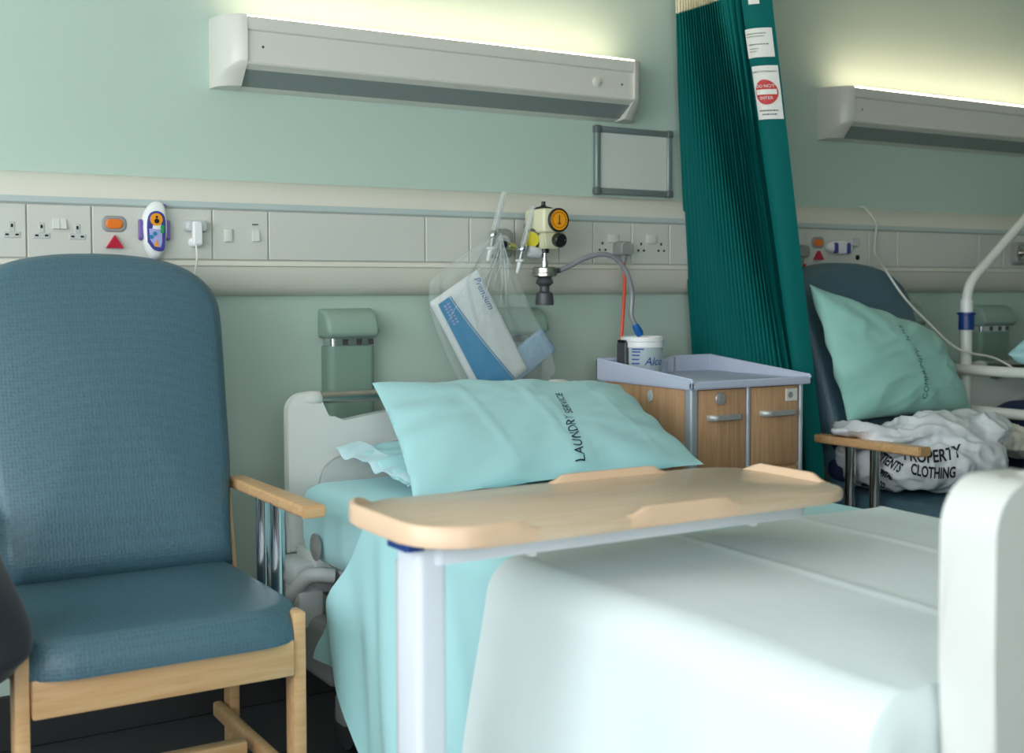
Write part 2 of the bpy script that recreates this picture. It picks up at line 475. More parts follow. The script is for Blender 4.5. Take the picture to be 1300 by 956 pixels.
# ------------------------------------------------------------------ bedhead trunking (continuous along the wall)
def plate_boundaries():
    b = [.235, .384, .533, .682, .98, 1.129, 1.589, 1.731, 1.884, 2.039, 2.163, 2.309, 2.458, 2.76, 2.907, 3.056, 3.356, 3.502, 3.952, 4.095, 4.24, 4.4, 4.7, 5.0]
    return b
TX0, TX1 = X0, X1
trunk = thing('wall_trunking', (2.0, 0, 1.10), 'long cream bedhead service trunking running across the whole green wall', 'trunking')
top = [(0, 1.335), (0, 1.403), (-.012, 1.402), (-.03, 1.394), (-.048, 1.378), (-.060, 1.360), (-.066, 1.343), (-.066, 1.335)]
bm = NB(); prism(bm, top, TX0, TX1); obj('upper_cover', bm, M['cream'], trunk)
bm = NB(); prism(bm, [(0, 1.335), (-.066, 1.335), (-.070, 1.340), (-.0705, 1.326), (-.067, 1.322), (0, 1.322)], TX0, TX1); obj('lip', bm, M['lip'], trunk, 20)
bm = NB(); prism(bm, [(0, 1.322), (-.062, 1.322), (-.062, 1.190), (0, 1.190)], TX0, TX1); obj('back_box', bm, M['joint'], trunk)
bot = [(0, 1.190), (-.068, 1.190), (-.072, 1.184), (-.072, 1.178), (-.066, 1.176), (-.064, 1.166), (-.059, 1.152), (-.053, 1.137), (-.045, 1.122), (-.034, 1.110), (-.02, 1.102), (0, 1.099)]
bm = NB(); prism(bm, bot, TX0, TX1); obj('lower_cover', bm, M['cream'], trunk)

bs = plate_boundaries()
def plate(parent, x0, x1, material=None):
    bm = NB(); box(bm, x0 + .0018, x1 - .0018, -.0695, -.060, 1.194, 1.3195, 0.0015, 1)
    return obj('face_plate', bm, material or M['plate'], parent)

def holes(parent, cx, cz, insert=True, round_=False):
    if insert:
        bm = NB(); box(bm, cx - .019, cx + .019, -.0712, -.069, cz - .018, cz - .004, .001, 1)
        box(bm, cx - .0065, cx + .0065, -.0712, -.069, cz - .004, cz + .020, .001, 1)
        ins = obj('pin_insert', bm, M['socketface'], parent)
    else: ins = parent
    bm = NB()
    if round_:
        for dx in (-.011, .011): lathe(bm, [(.0036, 0), (.0036, .0008)], (cx + dx, -.0710, cz - .010), (0, -1, 0), 12)
    else:
        for dx in (-.011, .011): box(bm, cx + dx - .0038, cx + dx + .0038, -.0720, -.0700, cz - .0128, cz - .0085)
    box(bm, cx - .0024, cx + .0024, -.0720, -.0700, cz + .0065, cz + .0145)
    obj('pin_holes', bm, M['hole'], ins if insert else parent, 0)

def rocker(parent, x0, x1, z0, z1, label=None):
    bm = NB(); prism(bm, [(-.069, z0), (-.0785, z0 + .001), (-.0715, z1), (-.069, z1)], x0, x1)
    return obj('rocker_switch', bm, M['rocker'], parent)

def single_socket(x0, x1, cx, label, cz=1.258):
    t = thing('wall_socket', ((x0 + x1) / 2, -.0695, 1.194), label, 'socket'); plate(t, x0, x1); holes(t, cx, cz); return t

t = single_socket(.384, .533, .500, 'single white socket at the far left end of the trunking, above blue chair')
t = thing('wall_socket', (.607, -.0695, 1.194), 'double white socket with paired rocker switches above blue chair back', 'socket')
plate(t, .533, .682); holes(t, .566, 1.257); holes(t, .648, 1.256)
rocker(t, .592, .6065, 1.262, 1.287); rocker(t, .6075, .622, 1.262, 1.287)
t = thing('blank_plate', (.31, -.0695, 1.194), 'blank cover plate at the left edge of the trunking', 'plate'); plate(t, .235, .384)

def call_unit(xo, xa, label):
    t = thing('nurse_call_panel', ((xo + xa) / 2, -.0695, 1.194), label, 'call panel'); plate(t, xo, xa); return t
def call_bits(t, xo, dz=0):
    bm = NB(); pad(bm, rrect(xo - .030, xo + .030, 1.258 + dz, 1.298 + dz, .016), lambda u, v, d: V((u, -.069 - d, v)), .004, .8); obj('button_surround', bm, M['grey'], t)
    bm = NB(); pad(bm, rrect(xo - .021, xo + .021, 1.266 + dz, 1.290 + dz, .011), lambda u, v, d: V((u, -.072 - d, v)), .004, .75); p = obj('orange_button', bm, M['orange'], t)
    bm = NB()
    tri = [(xo - .022, 1.219 + dz), (xo + .020, 1.219 + dz), (xo - .001, 1.250 + dz)]
    fs = prism(bm, tri, -.069, -.082, 'y'); obj('red_triangle_pull', bm, M['red'], t, 0)
t = call_unit(.682, .98, 'nurse call panel with orange button and red triangle above blue chair'); call_bits(t, .735)
# cradle and plug of the handset
bm = NB(); pad(bm, rrect(.905, .966, 1.262, 1.292, .010), lambda u, v, d: V((u, -.069 - d, v)), .022, .7); obj('handset_cradle', bm, M['lgrey'], t)
bm = NB(); lathe(bm, [(.013, 0), (.013, .012), (.009, .018)], (.930, -.069, 1.236), (0, -1, 0)); obj('jack_plug', bm, M['white'], t)
bm = NB(); pad(bm, rrect(.922, .948, 1.225, 1.29, .006), lambda u, v, d: V((u, -.085 - d, v)), .012, .7); obj('latch', bm, M['white'], t)

t = thing('switch_plate', (1.055, -.0695, 1.194), 'plate with aerial outlet and one fused rocker switch right of blue chair', 'switch')
plate(t, .98, 1.129); bm = NB(); box(bm, 1.010, 1.031, -.0755, -.069, 1.239, 1.272, .002, 2); obj('blank_insert', bm, M['rocker'], t)
rocker(t, 1.085, 1.103, 1.241, 1.272); bm = NB(); box(bm, 1.085, 1.102, -.0705, -.069, 1.284, 1.287); obj('switch_mark', bm, M['dgrey'], t)
for a, b, lab in ((1.129, 1.589, 'long blank trunking plate left of the clear hanging bag'), (1.589, 1.731, 'short blank plate just left of oxygen outlet'), (1.731, 1.884, 'plate carrying the near oxygen outlet'), (1.884, 2.039, 'plate behind the cream suction regulator'),
                  (2.039, 2.163, 'blank plate between suction regulator and double sockets'), (2.458, 2.76, 'blank plate right of sockets, running behind green curtain')):
    t = thing('blank_plate', ((a + b) / 2, -.0695, 1.194), lab, 'plate'); plate(t, a, b)
for a, b, cx, lab in ((2.163, 2.309, (2.197, 2.275), 'double socket with grey plug in it, left of green curtain'), (2.309, 2.458, (2.345, 2.424), 'empty double socket closest to the green curtain')):
    t = thing('wall_socket', ((a + b) / 2, -.0695, 1.194), lab, 'socket'); plate(t, a, b)
    for c in cx: holes(t, c, 1.246, insert=False, round_=True)
    bm = NB(); box(bm, (cx[0] + cx[1]) / 2 - .018, (cx[0] + cx[1]) / 2 + .018, -.0765, -.069, 1.258, 1.285, .002, 2); obj('rocker_switch', bm, M['rocker'], t)
# bay two
t = thing('wall_socket', (2.98, -.0695, 1.194), 'socket with grey plug beside the green curtain above the far chair', 'socket'); plate(t, 2.907, 3.056); holes(t, 2.990, 1.246, False, True)
t = call_unit(3.056, 3.356, 'second nurse call panel above far chair with pillow'); call_bits(t, 3.107, -.004)
bm = NB(); pad(bm, rrect(3.25, 3.30, 1.262, 1.292, .010), lambda u, v, d: V((u, -.069 - d, v)), .018, .7); obj('handset_cradle', bm, M['lgrey'], t)
bm = NB(); lathe(bm, [(.009, 0), (.009, .004)], (3.30, -.069, 1.225), (0, -1, 0)); obj('jack_hole', bm, M['hole'], t)
for a, b, lab in ((2.76, 2.907, 'blank plate hidden mostly by curtain edge'), (3.356, 3.502, 'small outlet plate right of the far nurse call panel'), (3.502, 3.952, 'long blank plate above far wall bumper'), (3.952, 4.095, 'blank plate left of far oxygen outlet'),
                  (4.095, 4.7, 'plate holding far round oxygen outlet'), (4.7, 5.6, 'blank plate at the far right end of trunking')):
    t = thing('blank_plate', ((a + b) / 2, -.0695, 1.194), lab, 'plate'); plate(t, a, b)

# ------------------------------------------------------------------ handsets
def handset(c, label, rot=0.0, z=1.189):
    t = thing('call_handset', (c[0], c[1], z), label, 'handset', None)
    def f(u, v, d): return V((c[0] + u, c[1] - d, z + v))
    ol = []
    for k in range(40):
        a = 2 * PI * k / 40
        w = .031 * (1 + .12 * math.sin(a)); x = w * math.copysign(abs(math.cos(a)) ** .85, math.cos(a)); zz = .074 + .074 * math.copysign(abs(math.sin(a)) ** 1.05, math.sin(a))
        x += .010 * max(0, math.sin(a)) ** 3
        ol.append((x, zz))
    bm = NB(); pad(bm, ol, f, .022, .72, .004); obj('casing', bm, M['white'], t)
    for s in (-1, 1):
        bm = NB(); pad(bm, rrect(s * .033 - .006, s * .033 + .006, .050, .102, .005), lambda u, v, d: f(u, v, d + .003), .010, .7); obj('side_grip', bm, M['purple'], t)
    ov = [(-.022 + .0, .045), (-.006, .026), (.015, .024), (.021, .040), (.023, .092), (.018, .114), (.004, .122), (-.012, .118), (-.020, .106), (-.023, .085)]
    ov = [(p.x, p.y) for p in crom([(a, b, 0) for a, b in ov + ov[:1]], 4)][:-1]
    bm = NB(); pad(bm, ov, lambda u, v, d: f(u, v, .0235 + d), .0015, .9); p = obj('keypad_overlay', bm, M['violet'], t)
    bm = NB(); pad(bm, [(-.016, .052), (-.004, .034), (.010, .032), (.014, .045), (.014, .078), (-.018, .078)], lambda u, v, d: f(u, v, .0252 + d), .001, .9); obj('keypad_light_area', bm, M['lilac'], t)
    bm = NB(); lathe(bm, [(.0155, 0), (.015, .003)], f(.0, .101, .0252), (0, -1, 0)); b = obj('call_button', bm, M['dial'], t)
    bm = NB(); lathe(bm, [(.006, 0), (.006, .001)], f(.0, .097, .0284), (0, -1, 0), 14); lathe(bm, [(.003, 0), (.003, .001)], f(.0, .107, .0284), (0, -1, 0), 10); obj('nurse_symbol', bm, M['black'], b, 0)
    for (u, v, mm) in ((.015, .082, 'green'), (.014, .072, 'green'), (-.004, .066, 'teal_btn'), (-.013, .058, 'teal_btn')):
        bm = NB(); lathe(bm, [(.0055, 0), (.005, .002)], f(u, v, .0255), (0, -1, 0), 14); obj('small_button', bm, M[mm], t)
    bm = NB(); prism(bm, [(c[0] - .007, z + .036), (c[0] + .004, z + .033), (c[0] + .001, z + .052)], c[1] - .0255, c[1] - .0275, 'y'); obj('arrow_button', bm, M['dial'], t, 0)
    bm = NB(); lathe(bm, [(.005, 0), (.004, .002)], f(.020, .136, .012), (0, -1, .1), 14, sx=1.8); obj('top_oval', bm, M['purple'], t)
    return t
handset((.830, -.074), 'white and purple call handset hanging on trunking above blue chair')
t2 = thing('call_handset', (3.20, -.074, 1.235), 'white and purple handset lying on trunking above far chair', 'handset')
bm = NB(); pad(bm, [(3.20 + .062 * math.cos(a * PI / 12), 1.258 + .026 * math.sin(a * PI / 12)) for a in range(24)], lambda u, v, d: V((u, -.074 - d, v)), .022, .7); obj('casing', bm, M['white'], t2)
for s in (-1, 1):
    bm = NB(); pad(bm, rrect(3.20 + s * .030 - .010, 3.20 + s * .030 + .010, 1.237, 1.275, .006), lambda u, v, d: V((u, -.092 - d, v)), .006, .8); obj('side_grip', bm, M['violet'], t2)
bm = NB(); tube(bm, [(.930, -.090, 1.236), (.930, -.100, 1.20), (.924, -.095, 1.15), (.915, -.095, 1.10), (.90, -.09, .98)], .0028, 8)
tag(obj('handset_cable', bm, M['whitecord']), 'thin grey cable dropping from handset jack behind blue chair', 'cable')

# ------------------------------------------------------------------ light fittings
def light_fitting(x0, x1, label):
    z0, z1 = 1.637, 1.815; d = .115
    t = thing('bedhead_light', ((x0 + x1) / 2, 0, z0), label, 'light')
    xa, xb = x0 + .062, x1 - .062
    prof = [(0, z0), (-.028, z0 + .005), (-.096, z0 + .047), (-.110, z0 + .054), (-.112, z0 + .058), (-.108, z0 + .062), (-.106, z1 - .040), (-.112, z1 - .036), (-.114, z1 - .008), (-.110, z1 - .004), (-.103, z1 - .010), (-.10, z0 + .062), (-.02, z0 + .02), (0, z0 + .02)]
    bm = NB(); prism(bm, prof, xa, xb); obj('housing', bm, M['lamp_body'], t, 25)
    # sloped lower lens set into the bottom
    bm = NB(); prism(bm, [(-.034, z0 + .0075), (-.090, z0 + .0420), (-.090, z0 + .050), (-.034, z0 + .012)], xa + .0, xb - .0); obj('lower_lens', bm, M['lens'], t, 20)
    bm = NB(); prism(bm, [(-.072, z1 - .03), (-.101, z1 - .014), (-.106, z1 - .004), (-.104, z1 + .001), (-.072, z1 - .004)], xa + .002, xb - .002); obj('uplight_diffuser', bm, M['tube'], t, 20)
    bm = NB(); prism(bm, [(0, z1 - .03), (-.071, z1 - .03), (-.071, z1 - .002), (-.05, z1 + .003), (0, z1 + .005)], xa + .002, xb - .002); obj('wall_flange', bm, M['lamp_body'], t, 20)
    # rounded end caps
    for s, xo, xi in ((-1, x0, xa), (1, x1, xb)):
        def f(u, v, w=None, s=s, xo=xo): return None
        bm = NB(); n = 10; rings = []
        capw = .064
        for i in range(n + 1):
            a = 0.5 * PI * i / n
            x = xo - s * capw * (1 - math.cos(a)); dep = max(.002, d * math.sin(a))
            k = dep / d
            ring = [V((x, 0, z0)), V((x, -dep * .55, z0 + .004 * k)), V((x, -dep * .86, z0 + .044 * k)), V((x, -dep * .97, z0 + .056 * k)), V((x, -dep, z0 + .066 * k)), V((x, -dep, z1 - .006)), V((x, -dep * .97, z1)), V((x, 0, z1))]
            rings.append([bm.verts.new(p) for p in ring])
        for a, b in zip(rings, rings[1:]):
            for k in range(len(a)):
                k2 = (k + 1) % len(a); bm.faces.new([a[k], a[k2], b[k2], b[k]])
        bm.faces.new(rings[0]); bm.faces.new(list(reversed(rings[-1])))
        obj('end_cap', bm, M['lamp_body'], t, 40)
    for x in (xa + .045, xb - .045):
        bm = NB(); lathe(bm, [(.0035, 0), (.0035, .001)], (x, -.1065, z0 + .10), (0, -1, 0), 12); obj('fixing_screw', bm, M['dgrey'], t)
    bm = NB(); lathe(bm, [(.014, 0), (.014, .006), (.010, .008)], (xb - .14, -.1065, z0 + .10), (0, -1, 0), 20); obj('pull_switch', bm, M['cream'], t)
    return t
light_fitting(.999, 2.35, 'long white wall light fitting above the bed head, left of whiteboard')
light_fitting(3.17, 4.52, 'white wall light fitting right of green curtain, above far bay')

# ------------------------------------------------------------------ whiteboard
t = thing('whiteboard', (2.36, 0, 1.41), 'small whiteboard with grey frame on wall left of green curtain', 'whiteboard')
bm = NB(); box(bm, 2.215, 2.505, -.012, 0, 1.415, 1.618); obj('writing_surface', bm, M['board'], t)
bm = NB(); box(bm, 2.212, 2.508, -.020, 0, 1.602, 1.622, .006, 3); box(bm, 2.212, 2.508, -.020, 0, 1.411, 1.431, .006, 3)
box(bm, 2.209, 2.229, -.020, 0, 1.413, 1.620, .006, 3); box(bm, 2.491, 2.511, -.020, 0, 1.413, 1.620, .006, 3); obj('frame', bm, M['boardframe'], t)
for x in (2.207, 2.489):
    for z in (1.409, 1.600):
        bm = NB(); box(bm, x, x + .024, -.023, 0, z, z + .024, .005, 3); obj('corner_cap', bm, M['corner'], t)

# ------------------------------------------------------------------ wall bumpers behind bed heads
def bumper(x0, x1, z0, z1, label, band=True):
    t = thing('wall_bumper', ((x0 + x1) / 2, 0, z0), label, 'bed bumper', 'green grey bumpers on the wall behind the beds')
    zt = z1 - .080; w = x1 - x0
    prof = [(0, zt), (-.070, zt), (-.082, zt + .01)] + [(-.02 - .062 * math.cos(a * PI / 16), zt + .018 + .062 * math.sin(a * PI / 16)) for a in range(0, 9)] + [(0, zt + .080)]
    bm = NB(); fs = prism(bm, prof, x0, x1)
    es = [e for e in set(fs[0].edges) | set(fs[1].edges)]
    bmesh.ops.bevel(bm, geom=es, offset=.012, segments=4, profile=.5, affect='EDGES'); obj('curved_hood', bm, M['holder'], t, 50)
    bm = NB(); pts = rrect(x0 + .012, x1, -.055, -.002, [.02, .02, 0, 0]); prism(bm, pts, z0, zt - .022, 'z'); obj('lower_panel', bm, M['holderdark'], t, 50)
    bm = NB(); prism(bm, rrect(x0 + .018, x1 - .003, -.052, -.002, [.015, .015, 0, 0]), zt - .022, zt, 'z'); b = obj('chrome_band', bm, M['chrome'], t, 50)
    for k in (.35, .62, .85):
        bm = NB(); box(bm, x0 + w * k, x0 + w * k + .016, -.0535, -.050, zt - .019, zt - .003); obj('band_slot', bm, M['dgrey'], b, 0)
    return t
bumper(1.290, 1.442, .76, 1.064, 'green grey wall bumper behind the left of near bed head')
bumper(1.855, 1.995, .76, 1.062, 'green grey wall bumper partly behind the clear hanging bag')
bumper(3.52, 3.66, .70, 1.060, 'green grey wall bumper just right of far chair back')
bumper(3.98, 4.17, .70, 1.050, 'green grey wall bumper right of white lifting pole')

# ------------------------------------------------------------------ oxygen outlet with two flowmeters
t = thing('oxygen_outlet', (1.83, -.069, 1.205), 'rounded grey oxygen outlet box where the clear bag hangs', 'outlet')
bm = NB(); pad(bm, rrect(1.795, 1.862, 1.205, 1.292, .018), lambda u, v, d: V((u, -.068 - d, v)), .035, .8); obj('outlet_housing', bm, M['grey'], t)
bm = NB(); lathe(bm, [(.022, 0), (.022, .012), (.012, .016), (.012, .03)], (1.820, -.10, 1.250), (0, -1, 0)); obj('outlet_ring', bm, M['lgrey'], t)
def flowmeter(top, bot, tip, label, extra=False):
    t = thing('oxygen_flowmeter', bot, label, 'flowmeter')
    T, B = V(top), V(bot); d = (T - B).normalized()
    bm = NB(); tube(bm, [B, T, T + d * .004], [.0095, .0095, .006], 16, False); g = obj('clear_tube', bm, M['clear'], t, 50)
    bm = NB(); tube(bm, [B + d * .004, T - d * .008], .0032, 10, False); obj('inner_tube', bm, M['lgrey'], g, 50)
    bm = NB(); lathe(bm, [(.010, -.016), (.012, -.012), (.012, 0), (.0095, .004)], B, d); obj('valve_body', bm, M['chrome'], t)
    bm = NB(); P = V(tip); e = (P - B).normalized()
    tube(bm, [B - d * .01, B + (P - B) * .55], .0075, 14, False); obj('outlet_stem', bm, M['chrome'], t)
    bm = NB(); lathe(bm, [(.008, 0), (.013, .003), (.013, .007), (.007, .010), (.0055, .034), (.0035, .042)], B + (P - B) * .50, e); obj('nozzle', bm, M['white'], t)
    return t
flowmeter((1.797, -.155, 1.391), (1.762, -.155, 1.278), (1.742, -.155, 1.195), 'clear oxygen flowmeter rising from top of the hanging bag')
t = flowmeter((1.889, -.165, 1.352), (1.853, -.165, 1.240), (1.833, -.165, 1.165), 'clear oxygen flowmeter leaning beside cream suction regulator')
bm = NB(); lathe(bm, [(.015, 0), (.017, .004), (.017, .036), (.014, .040)], (1.870, -.165, 1.225), (1, 0, -.15)); obj('control_knob', bm, M['lgrey'], t)
bm = NB(); tube(bm, [(1.786, -.150, 1.246), (1.850, -.160, 1.228)], .0055, 12, False); obj('connector_pipe', bm, M['chrome'], t)
bm = NB(); lathe(bm, [(.011, 0), (.011, .014)], (1.790, -.150, 1.245), (1, -.1, -.2), 8); obj('black_collar', bm, M['black'], t)
bm = NB(); lathe(bm, [(.011, 0), (.011, .018)], (1.812, -.154, 1.239), (1, -.1, -.2), 6); obj('brass_nut', bm, M['brass'], t)
bm = NB(); tube(bm, [(1.762, -.155, 1.268), (1.775, -.13, 1.258), (1.79, -.10, 1.25)], .007, 10); tag(obj('gas_adapter', bm, M['dgrey']), 'dark angled adapter joining flowmeter to oxygen outlet', 'adapter')

# ------------------------------------------------------------------ suction regulator
t = thing('suction_regulator', (1.93, -.17, 1.225), 'cream suction regulator with orange dial on the trunking', 'regulator')
bm = NB(); box(bm, 1.884, 1.962, -.225, -.120, 1.276, 1.345, .008, 3); obj('casing', bm, M['regcream'], t)
bm = NB()
lo = [(1.890, -.218), (1.956, -.218), (1.956, -.125), (1.890, -.125)]; A = [bm.verts.new((x, y, 1.276)) for x, y in lo]; B = [bm.verts.new((1.926 + (x - 1.923) * .8, -.172 + (y + .172) * .75, 1.232)) for x, y in lo]
bm.faces.new(A); bm.faces.new(list(reversed(B)))
for k in range(4): bm.faces.new([A[k], B[k], B[(k + 1) % 4], A[(k + 1) % 4]])
bmesh.ops.bevel(bm, geom=bm.edges[:], offset=.005, segments=2, affect='EDGES'); obj('lower_casing', bm, M['regcream'], t)
bm = NB(); lathe(bm, [(.031, 0), (.034, .003), (.034, .010), (.030, .012), (.029, .009)], (1.930, -.224, 1.312), (0, -1, 0), 40); g = obj('gauge_bezel', bm, M['black'], t)
bm = NB(); lathe(bm, [(.0285, 0), (.0285, .0012)], (1.930, -.2335, 1.312), (0, -1, 0), 40); obj('gauge_face', bm, M['dial'], g)
bm = NB()
for k in range(40):
    a = 2 * PI * k / 40; a2 = 2 * PI * (k + 1) / 40
    P = [V((1.930 + r * math.cos(x), -.2350, 1.312 + r * math.sin(x))) for r, x in ((.0215, a), (.0228, a), (.0228, a2), (.0215, a2))]
    bm.faces.new([bm.verts.new(p) for p in P])
for k in range(14):
    a = -.6 + (PI + 1.2) * k / 13; c, s = math.cos(a), math.sin(a); n = V((-s, 0, c)) * .0006
    P0 = V((1.930 + .0228 * c, -.2350, 1.312 + .0228 * s)); P1 = V((1.930 + .0265 * c, -.2350, 1.312 + .0265 * s))
    bm.faces.new([bm.verts.new(p) for p in (P0 - n, P1 - n, P1 + n, P0 + n)])
box(bm, 1.929, 1.931, -.2362, -.235, 1.300, 1.326); obj('gauge_markings', bm, M['black'], g, 0)
flat_text('gauge_units', 'kPa', .009, lambda x, y, z: V((1.930 + x, -.2355, 1.302 + y)), M['black'], g)
bm = NB(); lathe(bm, [(.019, 0), (.020, .004), (.020, .020), (.017, .023)], (1.936, -.215, 1.257), (0, -1, -.15), 28); k_ = obj('regulator_knob', bm, M['black'], t)
bm = NB()
for k in range(10):
    a = .1 + k * .22; a2 = a + .22
    P = [V((1.936 + r * math.cos(x), -.2385 + .15 * r * math.sin(x), 1.2535 + r * math.sin(x))) for r, x in ((.010, a), (.0135, a), (.0135, a2), (.010, a2))]
    bm.faces.new([bm.verts.new(p) for p in P])
obj('knob_arrow', bm, M['white'], k_, 0)
bm = NB(); lathe(bm, [(.030, 0), (.026, .006), (.010, .010), (.006, .014), (.006, .024)], (1.918, -.170, 1.344), (0, 0, 1)); obj('top_switch', bm, M['black'], t)
bm = NB(); lathe(bm, [(.026, -.012), (.029, 0), (.029, .010), (.026, .012)], (1.889, -.160, 1.262), (-.75, -.6, -.25), 32); g = obj('side_gauge', bm, M['black'], t)
bm = NB(); lathe(bm, [(.0225, .0125), (.0225, .0135)], (1.889, -.160, 1.262), (-.75, -.6, -.25), 32); obj('side_gauge_face', bm, M['yellow'], g)
bm = NB(); lathe(bm, [(.013, 0), (.013, -.014)], (1.922, -.170, 1.234)); obj('lower_nut', bm, M['black'], t)
bm = NB(); lathe(bm, [(.0065, 0), (.0065, -.020), (.010, -.022), (.010, -.042)], (1.922, -.170, 1.220)); obj('chrome_stem', bm, M['chrome'], t)
bm = NB(); lathe(bm, [(.030, 0), (.034, -.004), (.034, -.016), (.036, -.018), (.036, -.026), (.028, -.030)], (1.922, -.170, 1.180)); obj('jar_lid', bm, M['steel'], t)
bm = NB(); lathe(bm, [(.018, 0), (.023, -.006), (.026, -.016), (.014, -.026), (.014, -.040), (.024, -.046), (.027, -.072), (.026, -.080)], (1.922, -.170, 1.150), n=24); obj('jar_bracket', bm, M['dgrey'], t)
bm = NB(); lathe(bm, [(.012, 0), (.012, .06)], (1.925, -.12, 1.30), (0, 1, 0)); obj('wall_probe', bm, M['chrome'], t)
bm = NB(); lathe(bm, [(.008, 0), (.008, .016), (.005, .022)], (1.954, -.172, 1.170), (1, 0, 0)); obj('hose_barb', bm, M['dgrey'], t)

bm = NB(); tube(bm, [(1.972, -.172, 1.170), (2.008, -.18, 1.186), (2.055, -.19, 1.208), (2.105, -.2, 1.218), (2.150, -.205, 1.205), (2.185, -.21, 1.165), (2.205, -.21, 1.105), (2.203, -.21, 1.040), (2.214, -.215, 1.008)], .0075, 12)
h = tag(obj('suction_hose', bm, M['hose']), 'grey suction hose arching from regulator down to white tub on locker', 'hose')
bm = NB(); lathe(bm, [(.008, 0), (.011, .008), (.013, .030), (.010, .040)], (2.212, -.214, 1.012), (.55, 0, -.85), 18); obj('blue_connector', bm, M['blue'], h)

# plugs
def plug(x, y, z, mesh_name, label, cordpts):
    t = thing(mesh_name, (x, y, z - .02), label, 'plug')
    bm = NB(); pad(bm, rrect(x - .026, x + .026, z - .022, z + .024, [.010, .010, .018, .018]), lambda u, v, d: V((u, -.072 - d, v)), .040, .75); obj('plug_body', bm, M['grey'], t)
    bm = NB(); lathe(bm, [(.010, 0), (.007, -.022)], (x, -.092, z - .020)); obj('cable_grip', bm, M['grey'], t)
    bm = NB(); tube(bm, cordpts, .0055, 10)
    obj('cable', bm, M['redcord'], t)
plug(2.262, -.072, 1.240, 'mains_plug', 'grey mains plug with orange red cable running down behind locker', [(2.262, -.092, 1.20), (2.260, -.10, 1.15), (2.250, -.11, 1.08), (2.240, -.115, 1.0), (2.232, -.115, .90), (2.230, -.10, .6)])
plug(3.010, -.072, 1.242, 'mains_plug', 'grey mains plug with red cable dropping behind far chair', [(3.022, -.092, 1.20), (3.024, -.092, 1.17), (3.030, -.085, 1.12), (3.03, -.06, .9)])

# far oxygen outlet
t = thing('oxygen_outlet', (4.19, -.069, 1.20), 'rounded grey oxygen outlet right of white lifting pole', 'outlet')
bm = NB(); pad(bm, rrect(4.14, 4.215, 1.205, 1.295, .018), lambda u, v, d: V((u, -.068 - d, v)), .03, .8); obj('outlet_housing', bm, M['grey'], t)
bm = NB(); lathe(bm, [(.026, 0), (.026, .010), (.018, .010), (.018, .014), (.010, .014), (.010, .034)], (4.165, -.095, 1.252), (0, -1, 0)); obj('outlet_ring', bm, M['steel'], t)

# ------------------------------------------------------------------ hanging clear bag and packets
def packet(o, ux, uy, w, l, y, th, name, label, blue=True):
    """flat soft packet lying in a plane parallel to the wall"""
    O, U, W_ = V(o), V(ux).normalized(), V(uy).normalized()
    t = thing(name, (O.x, y, O.z - .2), label, 'packet')
    def f(u, v, d): 
        p = O + U * u + W_ * v; return V((p.x, y - d, p.z))
    bm = NB(); pad(bm, rrect(0, w, 0, l, .008), f, th, .82, .006)
    sh = obj('wrapper', bm, M['packwhite' if blue else 'packgrey'], t)
    if blue:
        pts = [(.010, .012), (.060, .010)] + [(.060 + .0 + .062 * (k / 10) ** 1.25, .010 + (l - .02) * k / 10) for k in range(1, 11)] + [(.006 + .0, l - .010)]
        def g(u, v, z=0): return f(u, v, th + .0075 + z)
        bm = NB(); n = 14
        for k in range(n):
            a, b = k / n, (k + 1) / n
            def wd(s): return .050 + .062 * s ** 1.25
            q = [g(.010, .012 + (l - .024) * a), g(wd(a), .012 + (l - .024) * a), g(wd(b), .012 + (l - .024) * b), g(.010, .012 + (l - .024) * b)]
            bm.faces.new([bm.verts.new(p) for p in q])
        bmesh.ops.remove_doubles(bm, verts=bm.verts[:], dist=1e-5); obj('blue_band', bm, M['packblue'], t)
        bm = NB()
        for k in range(n):
            a, b = k / n, (k + 1) / n
            q = [g(wd(a) + .003, .012 + (l - .024) * a), g(wd(a) + .006, .012 + (l - .024) * a), g(wd(b) + .006, .012 + (l - .024) * b), g(wd(b) + .003, .012 + (l - .024) * b)]
            bm.faces.new([bm.verts.new(p) for p in q])
        obj('blue_pinstripe', bm, M['packblue'], t)
        def g2(x, yy, z): return f(.150 + yy, .06 + x, th + .0085)
        flat_text('lettering', 'Premium', .028, g2, M['packink'], t, shear=.3)
        bm = NB(); r = random.Random(2)
        for i in range(2):
            for k in range(7):
                v0 = .025 + k * .0095; lathe_w = .0022
                q = [g(.022 + i * .012, v0, .0006), g(.030 + i * .012, v0, .0006), g(.030 + i * .012, v0 + .005, .0006), g(.022 + i * .012, v0 + .005, .0006)]
                bm.faces.new([bm.verts.new(p) for p in q])
        obj('small_print', bm, M['lilac'], t, 0)
    return t
packet((1.566, 0, 1.080), (.151, 0, .092), (.137, 0, -.237), .178, .335, -.135, .018, 'wipes_packet', 'white packet with blue curved band inside the clear hanging bag')
packet((1.790, 0, .905), (.30, 0, .20), (.15, 0, -.2), .18, .085, -.125, .012, 'dressing_packet', 'smaller pale packet at the bottom right of hanging bag', False)
K = V((1.778, -.16, 1.275))
